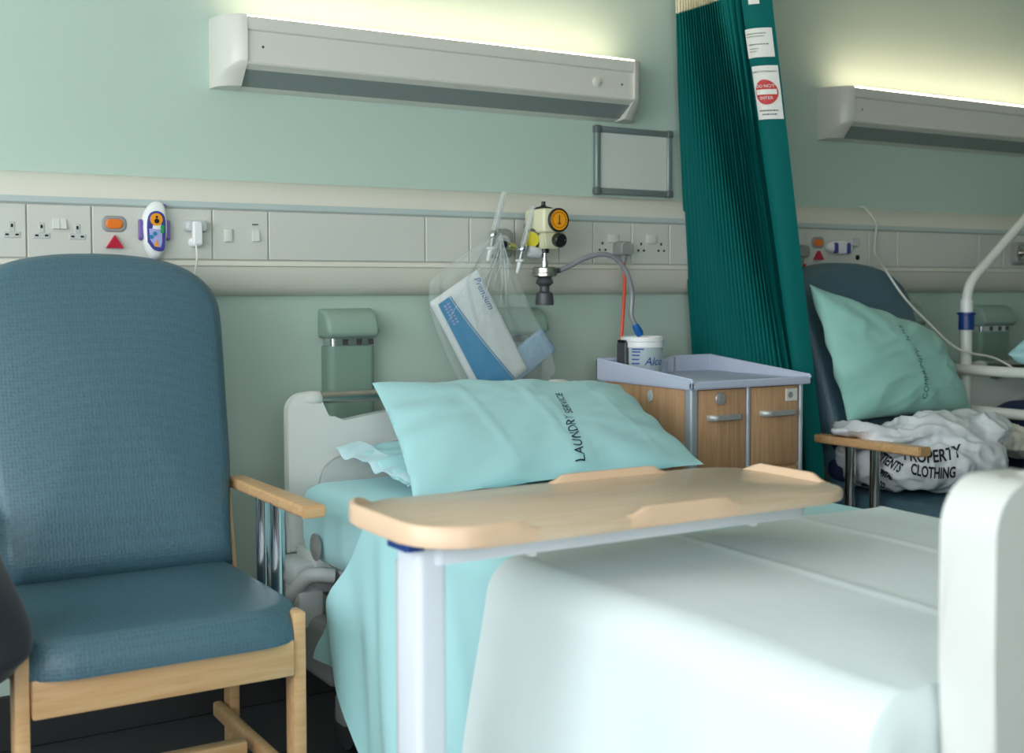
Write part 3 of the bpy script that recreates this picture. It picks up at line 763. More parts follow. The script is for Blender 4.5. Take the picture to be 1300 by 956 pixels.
def bagfn(u, v):
    a = 2 * PI * u
    # outline of the bag at height v (0 knot, 1 bottom)
    zc = 1.275 - .47 * v
    left = [0, -.12, -.212, -.212, -.19, -.16, -.125, -.09][min(7, int(v * 7))]; l2 = [0, -.12, -.212, -.212, -.19, -.16, -.125, -.09][min(7, int(v * 7) + 1)]
    right = [0, .025, .060, .095, .135, .175, .195, .11][min(7, int(v * 7))]; r2 = [0, .025, .060, .095, .135, .175, .195, .11][min(7, int(v * 7) + 1)]
    f = v * 7 - int(v * 7); L_ = left + (l2 - left) * f; R_ = right + (r2 - right) * f
    mid = (L_ + R_) / 2; hw = (R_ - L_) / 2 + .004
    dep = .012 + .045 * math.sin(PI * min(1, v * 1.05)) ** .7
    fold = 1 + .30 * math.sin(9 * a + 4 * v) * (1 - v) + .20 * math.sin(17 * a - 3 * v) * (1 - .6 * v)
    return V((K.x + mid + hw * math.cos(a), -.142 - .010 * (1 - v) - dep * math.sin(a) * fold * .95, zc + .012 * math.sin(3 * a) * v))
bm = NB(); grid(bm, bagfn, 72, 36, 0, True); o = obj('carrier_bag', bm, M['bagfilm'], None, 60)
tag(o, 'clear plastic bag holding packets, hung from the oxygen outlet', 'bag')
rc = random.Random(11)  # thin pale tubes stand in for highlights along the bag's fold edges
for k in range(9):
    q = rc.uniform(-1, 1); l = rc.uniform(.10, .26); x2 = q * (.20 if q < 0 else .10) * l / .24; m_ = rc.uniform(.35, .6)
    bm = NB(); tube(bm, [(K.x + rc.uniform(-.006, .006), -.168, 1.262), (K.x + x2 * m_ + rc.uniform(-.008, .008), -.188, 1.262 - l * .5), (K.x + x2, -.190, 1.262 - l)], [.0010, .0016, .0003], 8); obj('fold_line', bm, M['fold_line'], o, 60)

# ------------------------------------------------------------------ chairs
def make_chair(label):
    cx = .62
    t = thing('patient_armchair', (cx, -.6, 0), label, 'chair')
    # backrest: soft tall pad leaning back
    def bf(u, v, d):
        zz = v; y = -.415 + (zz - .47) / .72 * .235
        return V((u, y - d * .97, zz + d * .2))
    c2 = .651
    half = [(0, 1.198), (.07, 1.196), (.14, 1.187), (.19, 1.174), (.23, 1.154), (.262, 1.126), (.280, 1.095), (.287, 1.05), (.284, .96), (.278, .85), (.270, .70), (.258, .60), (.250, .478)]
    r_ = [(p.x, p.y) for p in crom([(x, z, 0) for x, z in half], 3)]
    ol = [(c2 + x, z) for x, z in r_] + [(c2 - x, z) for x, z in reversed(r_[1:])]
    bm = NB(); 
    pts = []
    for (a, b) in zip(ol, ol[1:] + ol[:1]):
        d_ = math.hypot(a[0] - b[0], a[1] - b[1]); n = max(1, int(d_ / .035))
        for i in range(n): pts.append((a[0] + (b[0] - a[0]) * i / n, a[1] + (b[1] - a[1]) * i / n))
    pad(bm, pts, bf, .085, .86, .018); obj('backrest', bm, M['chairfab'], t, 70)
    # seat
    bm = NB(); pad(bm, rrect(.338, .904, -.945, -.415, [.12, .12, .03, .03], 10), lambda u, v, d: V((u, v, .4375 + d * 1.0)), .068, .87, .008, nr=8)
    obj('seat', bm, M['chairfab'], t, 70)
    bm = NB(); box(bm, .380, .860, -.925, -.898, .370, .440, .004, 2); obj('front_rail', bm, M['chairwood'], t)
    bm = NB(); box(bm, .385, .845, -.44, -.41, .34, .44, .004, 2); obj('rear_rail', bm, M['chairwood'], t)
    bm = NB(); box(bm, .385, .845, -.69, -.655, .13, .17, .004, 2); obj('cross_stretcher', bm, M['chairwood'], t)
    for s in (-1, 1):
        def X(a, b, s=s): return (a, b) if s > 0 else (2 * cx - b, 2 * cx - a)
        xa, xb = X(.862, .888)
        bm = NB(); box(bm, xa, xb, -.915, -.868, 0, .490, .004, 2)
        obj('front_leg', bm, M['chairwood'], t)
        bm = NB(); pts = [(-.43, 0), (-.385, 0), (-.385, .45), (-.345, .73), (-.362, .735), (-.428, .45)]
        xa, xb = X(.893, .917)
        if True: bprism(bm, pts, xa, xb, 'x', .003)
        obj('rear_leg', bm, M['chairwood'], t)
        xa, xb = X(.889, .942)
        bm = NB(); box(bm, xa, xb, -.665, -.39, .385, .425, .006, 2); obj('side_rail', bm, M['chairwood'], t)
        xa, xb = X(.864, .886)
        bm = NB(); box(bm, xa, xb, -.88, -.39, .13, .165, .006, 2); obj('lower_rail', bm, M['chairwood'], t)
        # armrest: rounded bar slightly wider to the front
        bm = NB()
        n = 10; rings = []
        for i in range(n + 1):
            f = i / n; y = -.36 - .465 * f; c0 = .937 + .007 * f; hw2 = .0215 + .0045 * f; z1 = .681 - .002 * f
            sec = rrect(-hw2, hw2, -.026, 0, [.008, .008, .006, .006], 4)
            rings.append([bm.verts.new((c0 * s + (2 * cx if s < 0 else 0) + p[0], y, z1 + p[1])) for p in sec])
        for a, b in zip(rings, rings[1:]):
            for k in range(len(a)): bm.faces.new([a[k], a[(k + 1) % len(a)], b[(k + 1) % len(a)], b[k]])
        f0 = bm.faces.new(rings[0]); f1 = bm.faces.new(list(reversed(rings[-1])))
        bmesh.ops.bevel(bm, geom=list(f1.edges), offset=.004, segments=2, affect='EDGES')
        obj('armrest', bm, M['chairwood'], t, 40)
        for y in (-.556, -.645):
            x = .932 if s > 0 else 2 * cx - .932
            bm = NB(); tube(bm, [(x, y, .42), (x, y, .660)], .0155, 20, False); obj('arm_post', bm, M['chrome'], t, 50)
    return t
chair1 = make_chair('high backed blue vinyl armchair with wooden arms left of the near bed')
chair2 = copy_tree(chair1, None, (2.42, -.04, 0))
chair2.location = (3.030, -.622, 0); chair2.rotation_euler = (0, 0, .06)
chair2['label'] = 'blue armchair beyond the locker holding a pillow and white clothing bag'

# dark garment over left arm of the near chair
bm = NB()
def jf(u, v):
    a = u * 2 * PI; z = .712 - .30 * v
    w = .040 + .060 * sm(v / .8) + .006 * math.sin(3 * a + 5 * v)
    rr = (.70 + .30 * min(1, v * 6)) * (1 - .25 * sm((v - .82) / .18))
    x = .288 + w * math.cos(a) * rr
    y = -.87 + (.10 + .03 * v) * math.sin(a) * rr + .008 * math.sin(7 * v + a * 2)
    return V((x, y, z - .05 * v * v * math.cos(a - 2.4)))
vs = grid(bm, jf, 40, 22, 0, True); bm.faces.new(vs[0]); bm.faces.new(vs[-1])
tag(obj('dark_jacket', bm, M['jacket'], None, 60), 'dark navy jacket draped over left arm of near blue chair', 'jacket')

# ------------------------------------------------------------------ bed
def bed_end(parent, name, x0, x1, y, ztop, thick, zb, pw=0.0):
    """moulded bed end: tall rounded posts left and right, a dipped panel and a steel grab bar between"""
    xm = (x0 + x1) / 2
    dw = .052 + pw * 1.2
    half = [(x0, zb), (x0, ztop - .20), (x0, ztop - .05)]
    ra = .045 if pw == 0 else .058; half[-1] = (x0, ztop - ra)
    for k in range(1, 11):
        a_ = PI - k * PI / 20; half.append((x0 + ra + ra * math.cos(a_), ztop - ra + ra * math.sin(a_)))
    half.append((x0 + .070 + pw, ztop))
    for k in range(1, 11):
        f = k / 10; half.append((x0 + .070 + pw + dw * f, ztop - .076 * (.5 - .5 * math.cos(PI * f))))
    xe = x0 + .070 + pw + dw
    top = []
    for k in range(0, 13):
        f = k / 12; top.append((xe + (xm - xe) * f, ztop - .076 + .030 * math.sin(f * PI / 2)))
    left = half + top[1:]
    right = [(2 * xm - a, b) for a, b in reversed(left[:-1])]
    pts = left + right
    bm = NB(); bprism(bm, pts, y - thick / 2, y + thick / 2, 'y', min(.028, thick * .40), 7)
    e = obj(name, bm, M['bedplastic'], parent, 60)
    # inset panel
    bm = NB(); ip = [(x0 + .075, zb + .05), (x0 + .072, ztop - .225), (x0 + .085, ztop - .185), (x0 + .11, ztop - .165)]
    for k in range(1, 9):
        f = k / 8; ip.append((x0 + .11 + (xm - x0 - .11) * f, ztop - .165 + .045 * math.sin(f * PI / 2)))
    ip = ip + [(2 * xm - a, b) for a, b in reversed(ip[:-1])]
    for s in (-1, 1):
        bm2 = NB(); prism(bm2, ip, y + s * (thick / 2 - .001), y + s * (thick / 2 + .008), 'y')
        bmesh.ops.bevel(bm2, geom=[ed for ed in bm2.edges], offset=.006, segments=3, affect='EDGES')
        obj('inset_panel', bm2, M['endboard'], e, 50)
    bm.free()
    bm = NB(); tube(bm, [(x0 + .05, y, ztop - .014), (x1 - .05, y, ztop - .016)], .0145, 20, False); obj('grab_bar', bm, M['steel'], e, 50)
    for s, xx in ((1, x0), (-1, x1)):
        bm = NB(); lathe(bm, [(.008, .022), (.015, .030), (.0185, .045), (.0200, .060), (.0200, .086), (.016, .090)], (xx + s * pw, y, ztop - .016), (s, 0, 0), 24); obj('bar_socket', bm, M['bedplastic'], e, 60)
    return e

def make_bed(label):
    t = thing('hospital_bed', (1.515, -1.3, 0), label, 'bed')
    bed_end(t, 'headboard', 1.085, 1.945, -.30, .862, .034, .47)
    bed_end(t, 'footboard', 1.092, 1.935, -2.290, .914, .072, .44, .045)
    bm = NB()
    box(bm, 1.13, 1.18, -2.25, -.32, .385, .445, .006, 2); box(bm, 1.85, 1.90, -2.25, -.32, .385, .445, .006, 2)
    for y in (-.36, -1.0, -1.6, -2.2): box(bm, 1.13, 1.90, y - .02, y + .02, .39, .44, .005, 2)
    obj('chassis', bm, M['grey'], t)
    bm = NB(); box(bm, 1.12, 1.91, -2.2, -.38, .448, .468, .006, 2); obj('mattress_platform', bm, M['lgrey'], t)
    bm = NB(); box(bm, 1.04, 1.13, -.46, -.33, .415, .475, .010, 2); box(bm, 1.035, 1.10, -.50, -.36, .33, .42, .012, 2)
    box(bm, 1.09, 1.16, -.47, -.34, .40, .50, .01, 2); obj('head_bracket', bm, M['lgrey'], t)
    bm = NB(); tube(bm, [(1.01, -.44, .375), (1.035, -.47, .415), (1.055, -.50, .452), (1.075, -.52, .460), (1.11, -.53, .455)], [.017, .017, .018, .018, .018], 14); obj('rail_pivot_arm', bm, M['lgrey'], t)
    bm = NB(); box(bm, 1.06, 1.12, -.62, -.40, .22, .36, .02, 3); obj('actuator_cover', bm, M['grey'], t)
    bm = NB(); box(bm, 1.40, 1.63, -.75, -.45, .17, .39, .02, 2); box(bm, 1.40, 1.63, -2.05, -1.75, .17, .39, .02, 2); obj('lift_columns', bm, M['grey'], t)
    bm = NB(); box(bm, 1.18, 1.85, -2.12, -.38, .12, .17, .01, 2); obj('base_frame', bm, M['grey'], t)
    for x in (1.19, 1.84):
        for y in (-.42, -2.08):
            bm = NB(); lathe(bm, [(.055, -.014), (.062, -.010), (.062, .010), (.055, .014)], (x, y, .062), (1, 0, 0), 28); w = obj('castor_wheel', bm, M['dgrey'], t)
            bm = NB(); box(bm, x - .024, x + .024, y - .03, y + .03, .06, .13, .01, 2); obj('castor_fork', bm, M['grey'], w)
    return t
bed = make_bed('near hospital bed with white moulded ends and steel grab bars')
bed2 = copy_tree(bed, None, (2.44, -.06, 0)); bed2['label'] = 'far hospital bed partly in view behind white side rails'
# raised side rail tubes of the far bed
for z, y0, y1 in ((.843, -.33, -1.55), (.708, -.38, -1.50)):
    bm = NB(); tube(bm, [(3.45, y0, z), (3.45, y1, z)], .0175, 18, False); obj('side_rail_tube', bm, M['rail'], bed2, 50)
bm = NB()
for y in (-1.5,): tube(bm, [(3.45, y, .86), (3.45, y, .42)], .015, 14, False)
obj('side_rail_post', bm, M['rail'], bed2, 50)

# mattress in fitted sheet
bm = NB(); box(bm, 1.082, 1.948, -2.165, -.355, .470, .655, .055, 6)
bmesh.ops.subdivide_edges(bm, edges=[e for e in bm.edges if e.calc_length() > .3], cuts=24, use_grid_fill=True)
for v in bm.verts:
    n = noise.noise(v.co * 6) * .006
    side = max(0, min(1, (1.12 - v.co.x) / .04)); v.co.x -= n * 1.2 + side * .010 * math.sin(v.co.y * 22) * (.66 - v.co.z) * 4
    v.co.z += n * .5
matt = tag(obj('mattress', bm, M['teal'], None, 60), 'mattress in teal fitted sheet on the near bed', 'mattress')
bm = NB(); lathe(bm, [(.030, 0), (.032, .004), (.016, .006), (.010, .010), (.004, .011)], (1.072, -.52, .525), (-1, 0, 0), 24); obj('mattress_vent', bm, M['grey'], matt)
# navy mattress of the far bed
bm = NB(); box(bm, 3.53, 4.38, -2.2, -.40, .470, .735, .085, 7); tag(obj('mattress', bm, M['navy'], None, 60), 'bare navy mattress on the far bed behind white rails', 'mattress')

def drape(xL, xR, zt, y0, y1, Lh, Rh, yshift, folds, out, r=.05, nu=150, nv=60, th=.003, bow=None):
    """cloth across the bed: hanging left side, top, hanging right side. u runs left hem -> right hem, v head -> foot"""
    def fn(u, v):
        y = y0(u) + (y1 - y0(u)) * v if callable(y0) else y0 + (y1 - y0) * v
        hl = Lh(v) if callable(Lh) else Lh
        W = xR - xL; tot = hl + W + Rh; s = u * tot
        if s < hl:
            t = (hl - s) / hl; d = hl - s; q = r * PI / 2
            if d < q:
                x = xL + r - r * math.sin(d / r); z = zt - r + r * math.cos(d / r)
            else:
                x = xL; z = zt - r - (d - q)
            x -= out * sm(t) + folds(y, t)
            y += yshift(v, t)
        elif s < hl + W:
            x = xL + r + (s - hl) / W * (W - 2 * r); z = zt
            z += .004 * noise.noise(V((x * 5, y * 5, 3.1)))
        else:
            d = s - hl - W; q = r * PI / 2
            if d < q: x = xR - r + r * math.sin(d / r); z = zt - r + r * math.cos(d / r)
            else: x = xR + .01 * sm((d - q) / .1); z = zt - r - (d - q)
        if bow: x, y, z = bow(x, y, z)
        return V((x, y, z))
    bm = NB(); sheet(bm, fn, nu, nv, th)
    drape.fn = fn
    return bm
def foldsA(y, t):
    f = sm(t * 1.2)
    yy = y + .25 * t
    return f * (.020 * math.sin(yy * 34 + 1.0) + .012 * math.sin(yy * 61 + 2 * t) + .010 * noise.noise(V((yy * 9, t * 2, 0))))
bm = drape(1.060, 1.960, .664, -.86, -1.455, lambda v: .385 + .20 * sm((v - .16) / .16), .14, lambda v, t: (.22 - .14 * v) * t * (1 - .75 * v), lambda y, t: foldsA(y, t) * .6 * (.2 + .8 * sm((y + 1.40) / .25)) + .030 * sm(t) * sm((y + .95) / .25), .045)
tag(obj('flat_sheet', bm, M['teal'], None, 60), 'teal flat sheet over near bed, hanging down its left side', 'sheet')
def foldsB(y, t):
    f = sm(t)
    return f * (.010 * math.sin(y * 15 + .4) + .006 * math.sin(y * 31))
def fold_line(x, y, z):
    # two soft fold lines running foot-ward plus gentle quilted waviness
    for xc in (1.36, 1.66): z += .0035 * math.exp(-((x - xc - .02 * math.sin(y * 3)) / .008) ** 2) if z > .66 else 0
    z += .004 * noise.noise(V((x * 4, y * 4, 7))) if z > .6 else 0
    return x, y, z
bm = drape(1.012, 1.972, .674, -1.425, -2.236, .42, .22, lambda v, t: .05 * t * (1 - v), foldsB, .045, .055, 170, 60, .006, fold_line)
BK = tag(obj('blanket', bm, M['blanket'], None, 60), 'pale green woven blanket covering the foot half of near bed', 'blanket')

def tuck(u, v, f=drape.fn):
    P = f(u, 1.0); Q = V((max(1.13, min(1.90, P.x)), -2.246, min(P.z, .46)))
    R_ = P.lerp(Q, v); R_.y = -2.236 - .010 * math.sin(min(1, v * 6) * PI / 2)
    return R_
bm = NB(); sheet(bm, tuck, 150, 14, .004); obj('tucked_end', bm, M['blanket'], BK, 60)

# ------------------------------------------------------------------ pillows
def pillow_fn(A, B, C, D, T, seed=0, pinch=.05, wr=1.0, low=.6, creases=()):
    A, B, C, D = V(A), V(B), V(C), V(D)
    nrm = ((C - A).cross(B - D)).normalized()
    if nrm.z < 0: nrm = -nrm
    def base(u, v):
        uu = u * (1 - pinch * (1 - v * v)); vv = v * (1 - pinch * 1.3 * (1 - u * u))
        s, t = (uu + 1) / 2, (vv + 1) / 2
        return (A * (1 - s) + B * s) * (1 - t) + (D * (1 - s) + C * s) * t
    def h(u, v):
        return max(0, (1 - abs(u) ** 2.6)) ** .55 * max(0, (1 - abs(v) ** 2.6)) ** .55
    def f(u, v, side=1, off=0.0):
        hh = h(u, v); w = 0
        e = 1 - hh
        ang = math.atan2(v, u)
        w += .010 * e * math.sin(ang * 13 + seed) * hh ** .4 * 1.5
        w += .012 * noise.noise(V((u * 1.8 + seed, v * 1.8, side))) * hh
        p1 = V((u * 1.5 + seed * 2, v * 3.0 + u * 2.0, seed)); nn = noise.noise(p1)
        w += .008 * (1 - min(1, abs(nn) * 5)) * hh
        for u0, sl, am in creases: w += am * math.exp(-((u - u0 - sl * v) / .018) ** 2) * hh
        k = T if side > 0 else -T * low
        return base(u, v) + nrm * (k * hh + wr * w * side + off * side)
    return f
def pillow(name, f, material, label, cat='pillow', nu=70, nv=54, parts=True):
    bm = NB()
    def remap(t): 
        x = 2 * t - 1; return math.copysign(1 - (1 - abs(x)) ** 1.25, x)
    a = grid(bm, lambda s, t: f(remap(s), remap(t), 1), nu, nv); b = grid(bm, lambda s, t: f(remap(s), remap(t), -1), nu, nv)
    bmesh.ops.remove_doubles(bm, verts=bm.verts[:], dist=1e-4)
    o = obj(name, bm, material, None, 80)
    return tag(o, label, cat)
f2 = pillow_fn((1.205, -.375, .722), (1.80, -.37, .725), (1.80, -.76, .695), (1.190, -.740, .690), .030, 5, .02, .8)
pillow('pillow', f2, M['teal'], 'lower teal pillow lying flat beneath the propped pillow')
# crumpled open end of the lower pillowcase
def cuff(u, v):
    y = -.370 - .36 * u + .01 * math.sin(v * 5)
    x = 1.250 - .070 * v * (1 - .2 * u) + .005 * math.sin(u * 12 + v * 3)
    z = .742 - .034 * u - .016 * v + (.006 * math.sin(u * 15 + 2 * v) + .004 * math.sin(u * 29)) * v
    return V((x, y, z))
bm = NB(); sheet(bm, cuff, 60, 10, .002); p = [o for o in bpy.data.objects if o.name == 'pillow'][0]; obj('pillowcase_flap', bm, cloth('pale_cotton', (198, 230, 236)), p, 70)
f1 = pillow_fn((1.277, -.385, .886), (2.020, -.400, .852), (1.945, -.850, .690), (1.140, -.880, .684), .056, 1, .035, .6, .35, ((-.42, .10, .007), (.02, .06, .006), (.12, .07, .005), (.62, .10, .005)))
P1 = pillow('pillow', f1, M['teal'], 'large teal pillow propped on the near bed printed LAUNDRY SERVICE')
def onp(f, u0, v0, su, sv, slant=0.0):
    # text x runs along -v (front to back), text y along -u
    return lambda x, y, z: f(u0 - y * su + slant * x, v0 - x * sv, 1, .0022)
flat_text('printed_lettering', 'LAUNDRY', .038, onp(f1, .13, .57, 2.7, 4.1, .5), M['inknavy'], P1, space=1.05, cuts=1)
flat_text('printed_lettering', 'SERVICE', .031, onp(f1, .22, -.08, 2.7, 4.1, .3), M['inknavy'], P1, space=1.0, cuts=1)
# far chair pillow: leaning upright
f3b = pillow_fn((2.715, -.425, 1.130), (3.285, -.42, .975), (3.395, -.49, .710), (2.775, -.53, .715), .080, 9, .03, .75, .6)
P2 = pillow('pillow', f3b, M['tealold'], 'crumpled teal pillow leaning on the far chair')
flat_text('printed_lettering', 'COMMUNITY', .034, onp(f3b, .06, .30, 2.9, 4.6, .25), M['inkgreen'], P2, cuts=1)
flat_text('printed_lettering', 'N.H.S', .030, onp(f3b, -.02, -.45, 2.9, 4.6, .5), M['inkgreen'], P2, cuts=1)
f4 = pillow_fn((3.555, -.50, .895), (3.93, -.47, 1.10), (4.02, -.62, .86), (3.72, -.62, .755), .06, 3, .03, 1.4, .8)
P3 = pillow('pillow', f4, M['teal'], 'teal pillow at the right edge above far bed rails')

# navy folded blanket on the far chair
bm = NB(); box(bm, 2.79, 3.27, -.66, -.42, .520, .600, .03, 5); box(bm, 2.795, 3.26, -.65, -.415, .604, .690, .035, 5)
for v in bm.verts: v.co += V((noise.noise(v.co * 7) * .008, noise.noise(v.co * 7 + V((9, 0, 0))) * .008, noise.noise(v.co * 5 + V((0, 9, 0))) * .008))
tag(obj('folded_blanket', bm, M['navy'], None, 60), 'navy folded blanket on far chair seat beneath the teal pillow', 'blanket')

# ------------------------------------------------------------------ clothing bag on the far chair
def crz(p):
    a = noise.noise(V((p.x * 7, p.y * 9, p.z * 16 + p.x * 6))); b = noise.noise(V((p.x * 17 + 3, p.y * 15, p.z * 26)))
    return .017 * (.5 - min(1, abs(a) * 3)) + .005 * (.5 - min(1, abs(b) * 3)) + .003 * noise.noise(p * 30)
me = blob([((2.99, -.73, .605), (.205, .125, .085)), ((2.87, -.60, .60), (.12, .20, .085)), ((3.03, -.68, .690), (.20, .12, .055), .06), ((2.86, -.66, .690), (.14, .10, .026), -.1), ((2.765, -.60, .700), (.11, .09, .024), .05), ((3.13, -.70, .69), (.12, .11, .055))], .0075, crz)
for v in me.vertices:
    if v.co.z < .513: v.co.z = .513
tree = mesh_bvh(me)
CB = obj('clothing_bag', me, M['plasticbag'], None, 60)
tag(CB, 'white plastic patients clothing bag heaped on the far chair', 'bag')
def proj(cx, cz, ang=0.0, curve=0.0, xs=1.0):
    d = V((.763, .632, -.131)).normalized(); r_ = V((.64, -.77, 0)).normalized(); up = r_.cross(d)
    def fn(x, y, z):
        x *= xs
        xx = x * math.cos(ang) - y * math.sin(ang); yy = x * math.sin(ang) + y * math.cos(ang) + curve * x * x
        p0 = V((cx, -.75, cz)) + r_ * xx + up * yy - d * .4
        h_ = tree.ray_cast(p0, d)
        return (h_[0] - d * .003) if h_[0] else p0 + d * .5
    return fn
for s_, size, cx, cz, ang, cv, xs in (('PROPERTY', .050, 2.885, .627, .10, 2.2, .66), ('PATIENTS', .040, 2.694, .630, -.58, 1.5, .52), ('CLOTHING', .044, 2.892, .580, -.04, 2.0, .54), ('HOSPITAL', .022, 2.672, .597, -.45, 0, .65), ('WARD', .022, 2.652, .570, -.6, 0, .65)):
    flat_text('printed_lettering', s_, size, proj(cx, cz, ang, cv, xs), M['ink'], CB, cuts=1, offset=.0012)
def crz2(p):
    a = noise.noise(V((p.x * 12, p.y * 12, p.z * 12))); return .012 * (.5 - min(1, abs(a) * 3)) + .004 * noise.noise(p * 35)
me = blob([((3.27, -.70, .650), (.10, .09, .050), .3), ((3.35, -.73, .630), (.08, .08, .05)), ((3.22, -.70, .66), (.08, .08, .05))], .007, crz2)
tag(obj('inner_bag', me, M['innerbag'], None, 60), 'thin cream bag bulging over the right arm of far chair', 'bag')

# ------------------------------------------------------------------ lifting pole of the far bed and its cord
t = thing('lifting_pole', (3.50, -.38, .3), 'white lifting pole with blue collar rising beside the far bed', 'pole')
bm = NB(); tube(bm, [(3.495, -.38, .42), (3.495, -.38, 1.03)], .0195, 20, False); obj('lower_tube', bm, M['rail'], t, 50)
bm = NB(); tube(bm, [(3.495, -.38, 1.02), (3.495, -.38, 1.075), (3.505, -.38, 1.115), (3.535, -.38, 1.155), (3.62, -.375, 1.215), (3.82, -.36, 1.355), (4.2, -.34, 1.62), (4.5, -.32, 1.80)], .0165, 18); obj('angled_tube', bm, M['rail'], t, 50)
bm = NB(); lathe(bm, [(.026, 0), (.026, .050), (.031, .052), (.031, .058), (.022, .060)], (3.495, -.38, .975), n=24); obj('blue_collar', bm, M['navyplastic'], t)
bm = NB(); lathe(bm, [(.021, 0), (.021, .042)], (3.495, -.38, 1.035), n=20); obj('sleeve', bm, M['white'], t)
bm = NB(); tube(bm, [(3.33, -.05, 1.406), (3.349, -.062, 1.398), (3.375, -.085, 1.345), (3.365, -.09, 1.28), (3.344, -.11, 1.236), (3.27, -.20, 1.206), (3.185, -.305, 1.172), (3.215, -.36, 1.082), (3.305, -.385, .998), (3.393, -.43, .914), (3.560, -.45, .878), (3.642, -.51, .817), (3.743, -.56, .757)], .0038, 8)
tag(obj('call_cable', bm, M['whitecord']), 'thin white cable looping from far call panel toward the lifting pole', 'cable')

# ------------------------------------------------------------------ curtain
def curve_pts(z):
    f = max(0, min(1, (2.0 - z) / 1.4))
    S = V((lerp(2.495, 2.578, f), -.055)); E = V((lerp(2.503, 2.668, f), lerp(-.330, -.455, f))); G = V((lerp(2.552, 2.712, f), lerp(-.422, -.495, f)))
    return S, E, G
NP = 23
cur = thing('bed_curtain', (2.58, -.25, .1), 'dark green pleated hospital curtain with white mesh top hanging between the bays', 'curtain')
def curt(z0, z1, material, name, hem=True, nv=36, amp=1.0):
    def fn(u, v):
        z = z0 + (z1 - z0) * v; S, E, G = curve_pts(z)
        uh = .86
        if u < uh:
            t = u / uh; p = S + (E - S) * t; d = (E - S).normalized(); n = V((-d.y, d.x))
            ph = t ** 1.15 * NP * 2 * PI
            k = .014 + .016 * t
            a = k * math.sin(ph + .7 * math.sin(3 * z + t * 4)) * amp
            b = .35 * k * math.sin(2 * ph) 
            p = p - V((1, 0)) * (-a) * 1.0 + d * b * .5
            if t > .93: p += V((.03, .012)) * sm((t - .93) / .07)
        else:
            t = (u - uh) / (1 - uh)
            p = E + (G - E) * t + V((-.020, -.004)) * math.sin(t * PI)
            if t < .15: p += V((.03, .012)) * (1 - t / .15)
        return V((p.x, p.y, z))
    bm = NB(); sheet(bm, fn, 640, nv, .0012)
    return obj(name, bm, material, cur, 60)
curt(.12, 1.985, M['curtain'], 'pleated_drop', nv=40)
curt(1.986, 2.47, M['mesh'], 'mesh_header', nv=12)
# hooks and ceiling track
bm = NB(); box(bm, 2.50, 2.54, -4.0, -.02, 2.49, 2.55, .004, 1); tr = obj('curtain_track', bm, M['white'], None); tag(tr, 'white ceiling track that the green curtain hangs from', 'track')
# labels on the hem panel
def hem(s, z, off=.006):
    S, E, G = curve_pts(z); p = E + (G - E) * s + V((-.020, -.004)) * math.sin(s * PI); d = (G - E).normalized(); n = V((d.y, -d.x))
    if n.x > 0: n = -n
    return V((p.x + n.x * off, p.y + n.y * off, z))
def hem_patch(name, s0, s1, z0, z1, material, parent, off=.004, slant=0.0):
    bm = NB(); sheet(bm, lambda u, v: hem(lerp(s0, s1, u), lerp(z0, z1, v) + slant * u, off), 8, 8, .0008); return obj(name, bm, material, parent, 0)
l1 = hem_patch('care_label', .14, .93, 1.800, 1.885, M['label'], cur)
def hemtxt(name, s, size, sc, zc, material, parent, off=.0065, **k):
    return flat_text(name, s, size, lambda x, y, z: hem(sc + x / .098, zc + y, off), material, parent, **k)
l2 = hem_patch('privacy_sign', .22, .97, 1.618, 1.775, M['label'], cur)
hemtxt('sign_heading', 'RESPECT MY PRIVACY', .0072, .595, 1.757, M['ink'], l2)
bm = NB()
cc, zz, rr = .595, 1.697, .036
rr = .032
R3 = [[bm.verts.new(hem(cc + rr * q / 4 * math.cos(2 * PI * k / 40) / .098, zz + rr * q / 4 * 1.15 * math.sin(2 * PI * k / 40), .0070)) for k in range(40)] for q in (1, 2, 3, 4)]
bm.faces.new(R3[0])
for A_, B_ in zip(R3, R3[1:]):
    for k in range(40): bm.faces.new([A_[k], A_[(k + 1) % 40], B_[(k + 1) % 40], B_[k]])
obj('red_circle', bm, M['signred'], l2, 0)
bm = NB(); [bm.faces.new([bm.verts.new(hem(cc + a / .098, zz + b, .0082)) for a, b in ((x, -.007), (x + .0145, -.007), (x + .0145, .008), (x, .008))]) for x in (-.029, -.0145, 0, .0145)]; bmesh.ops.remove_doubles(bm, verts=bm.verts[:], dist=1e-6); obj('white_bar', bm, M['label'], l2, 0)
hemtxt('sign_text', 'DO NOT', .013, cc, zz + .017, M['label'], l2, .0088)
hemtxt('sign_text', 'ENTER', .013, cc, zz - .018, M['label'], l2, .0088)
def dashes(parent, rows, name='fine_print'):
    bm = NB(); r = random.Random(7)
    for (s0, s1, z, hgt) in rows:
        s = s0
        while s < s1:
            w = r.uniform(.03, .07); e = min(s + w, s1)
            bm.faces.new([bm.verts.new(hem(a, b, .0065)) for a, b in ((s, z), (e, z), (e, z + hgt), (s, z + hgt))]); s = e + .018
    obj(name, bm, M['dgrey'], parent, 0)
dashes(l2, [(.33, .88, 1.641, .004), (.40, .84, 1.630, .004)])
dashes(l1, [(.20, .78, 1.868, .0025), (.20, .74, 1.860, .0022), (.25, .84, 1.836, .003), (.25, .55, 1.824, .0022), (.25, .50, 1.816, .0022)])
hem_patch('upper_label', .42, .72, 1.955, 1.984, M['label'], cur)

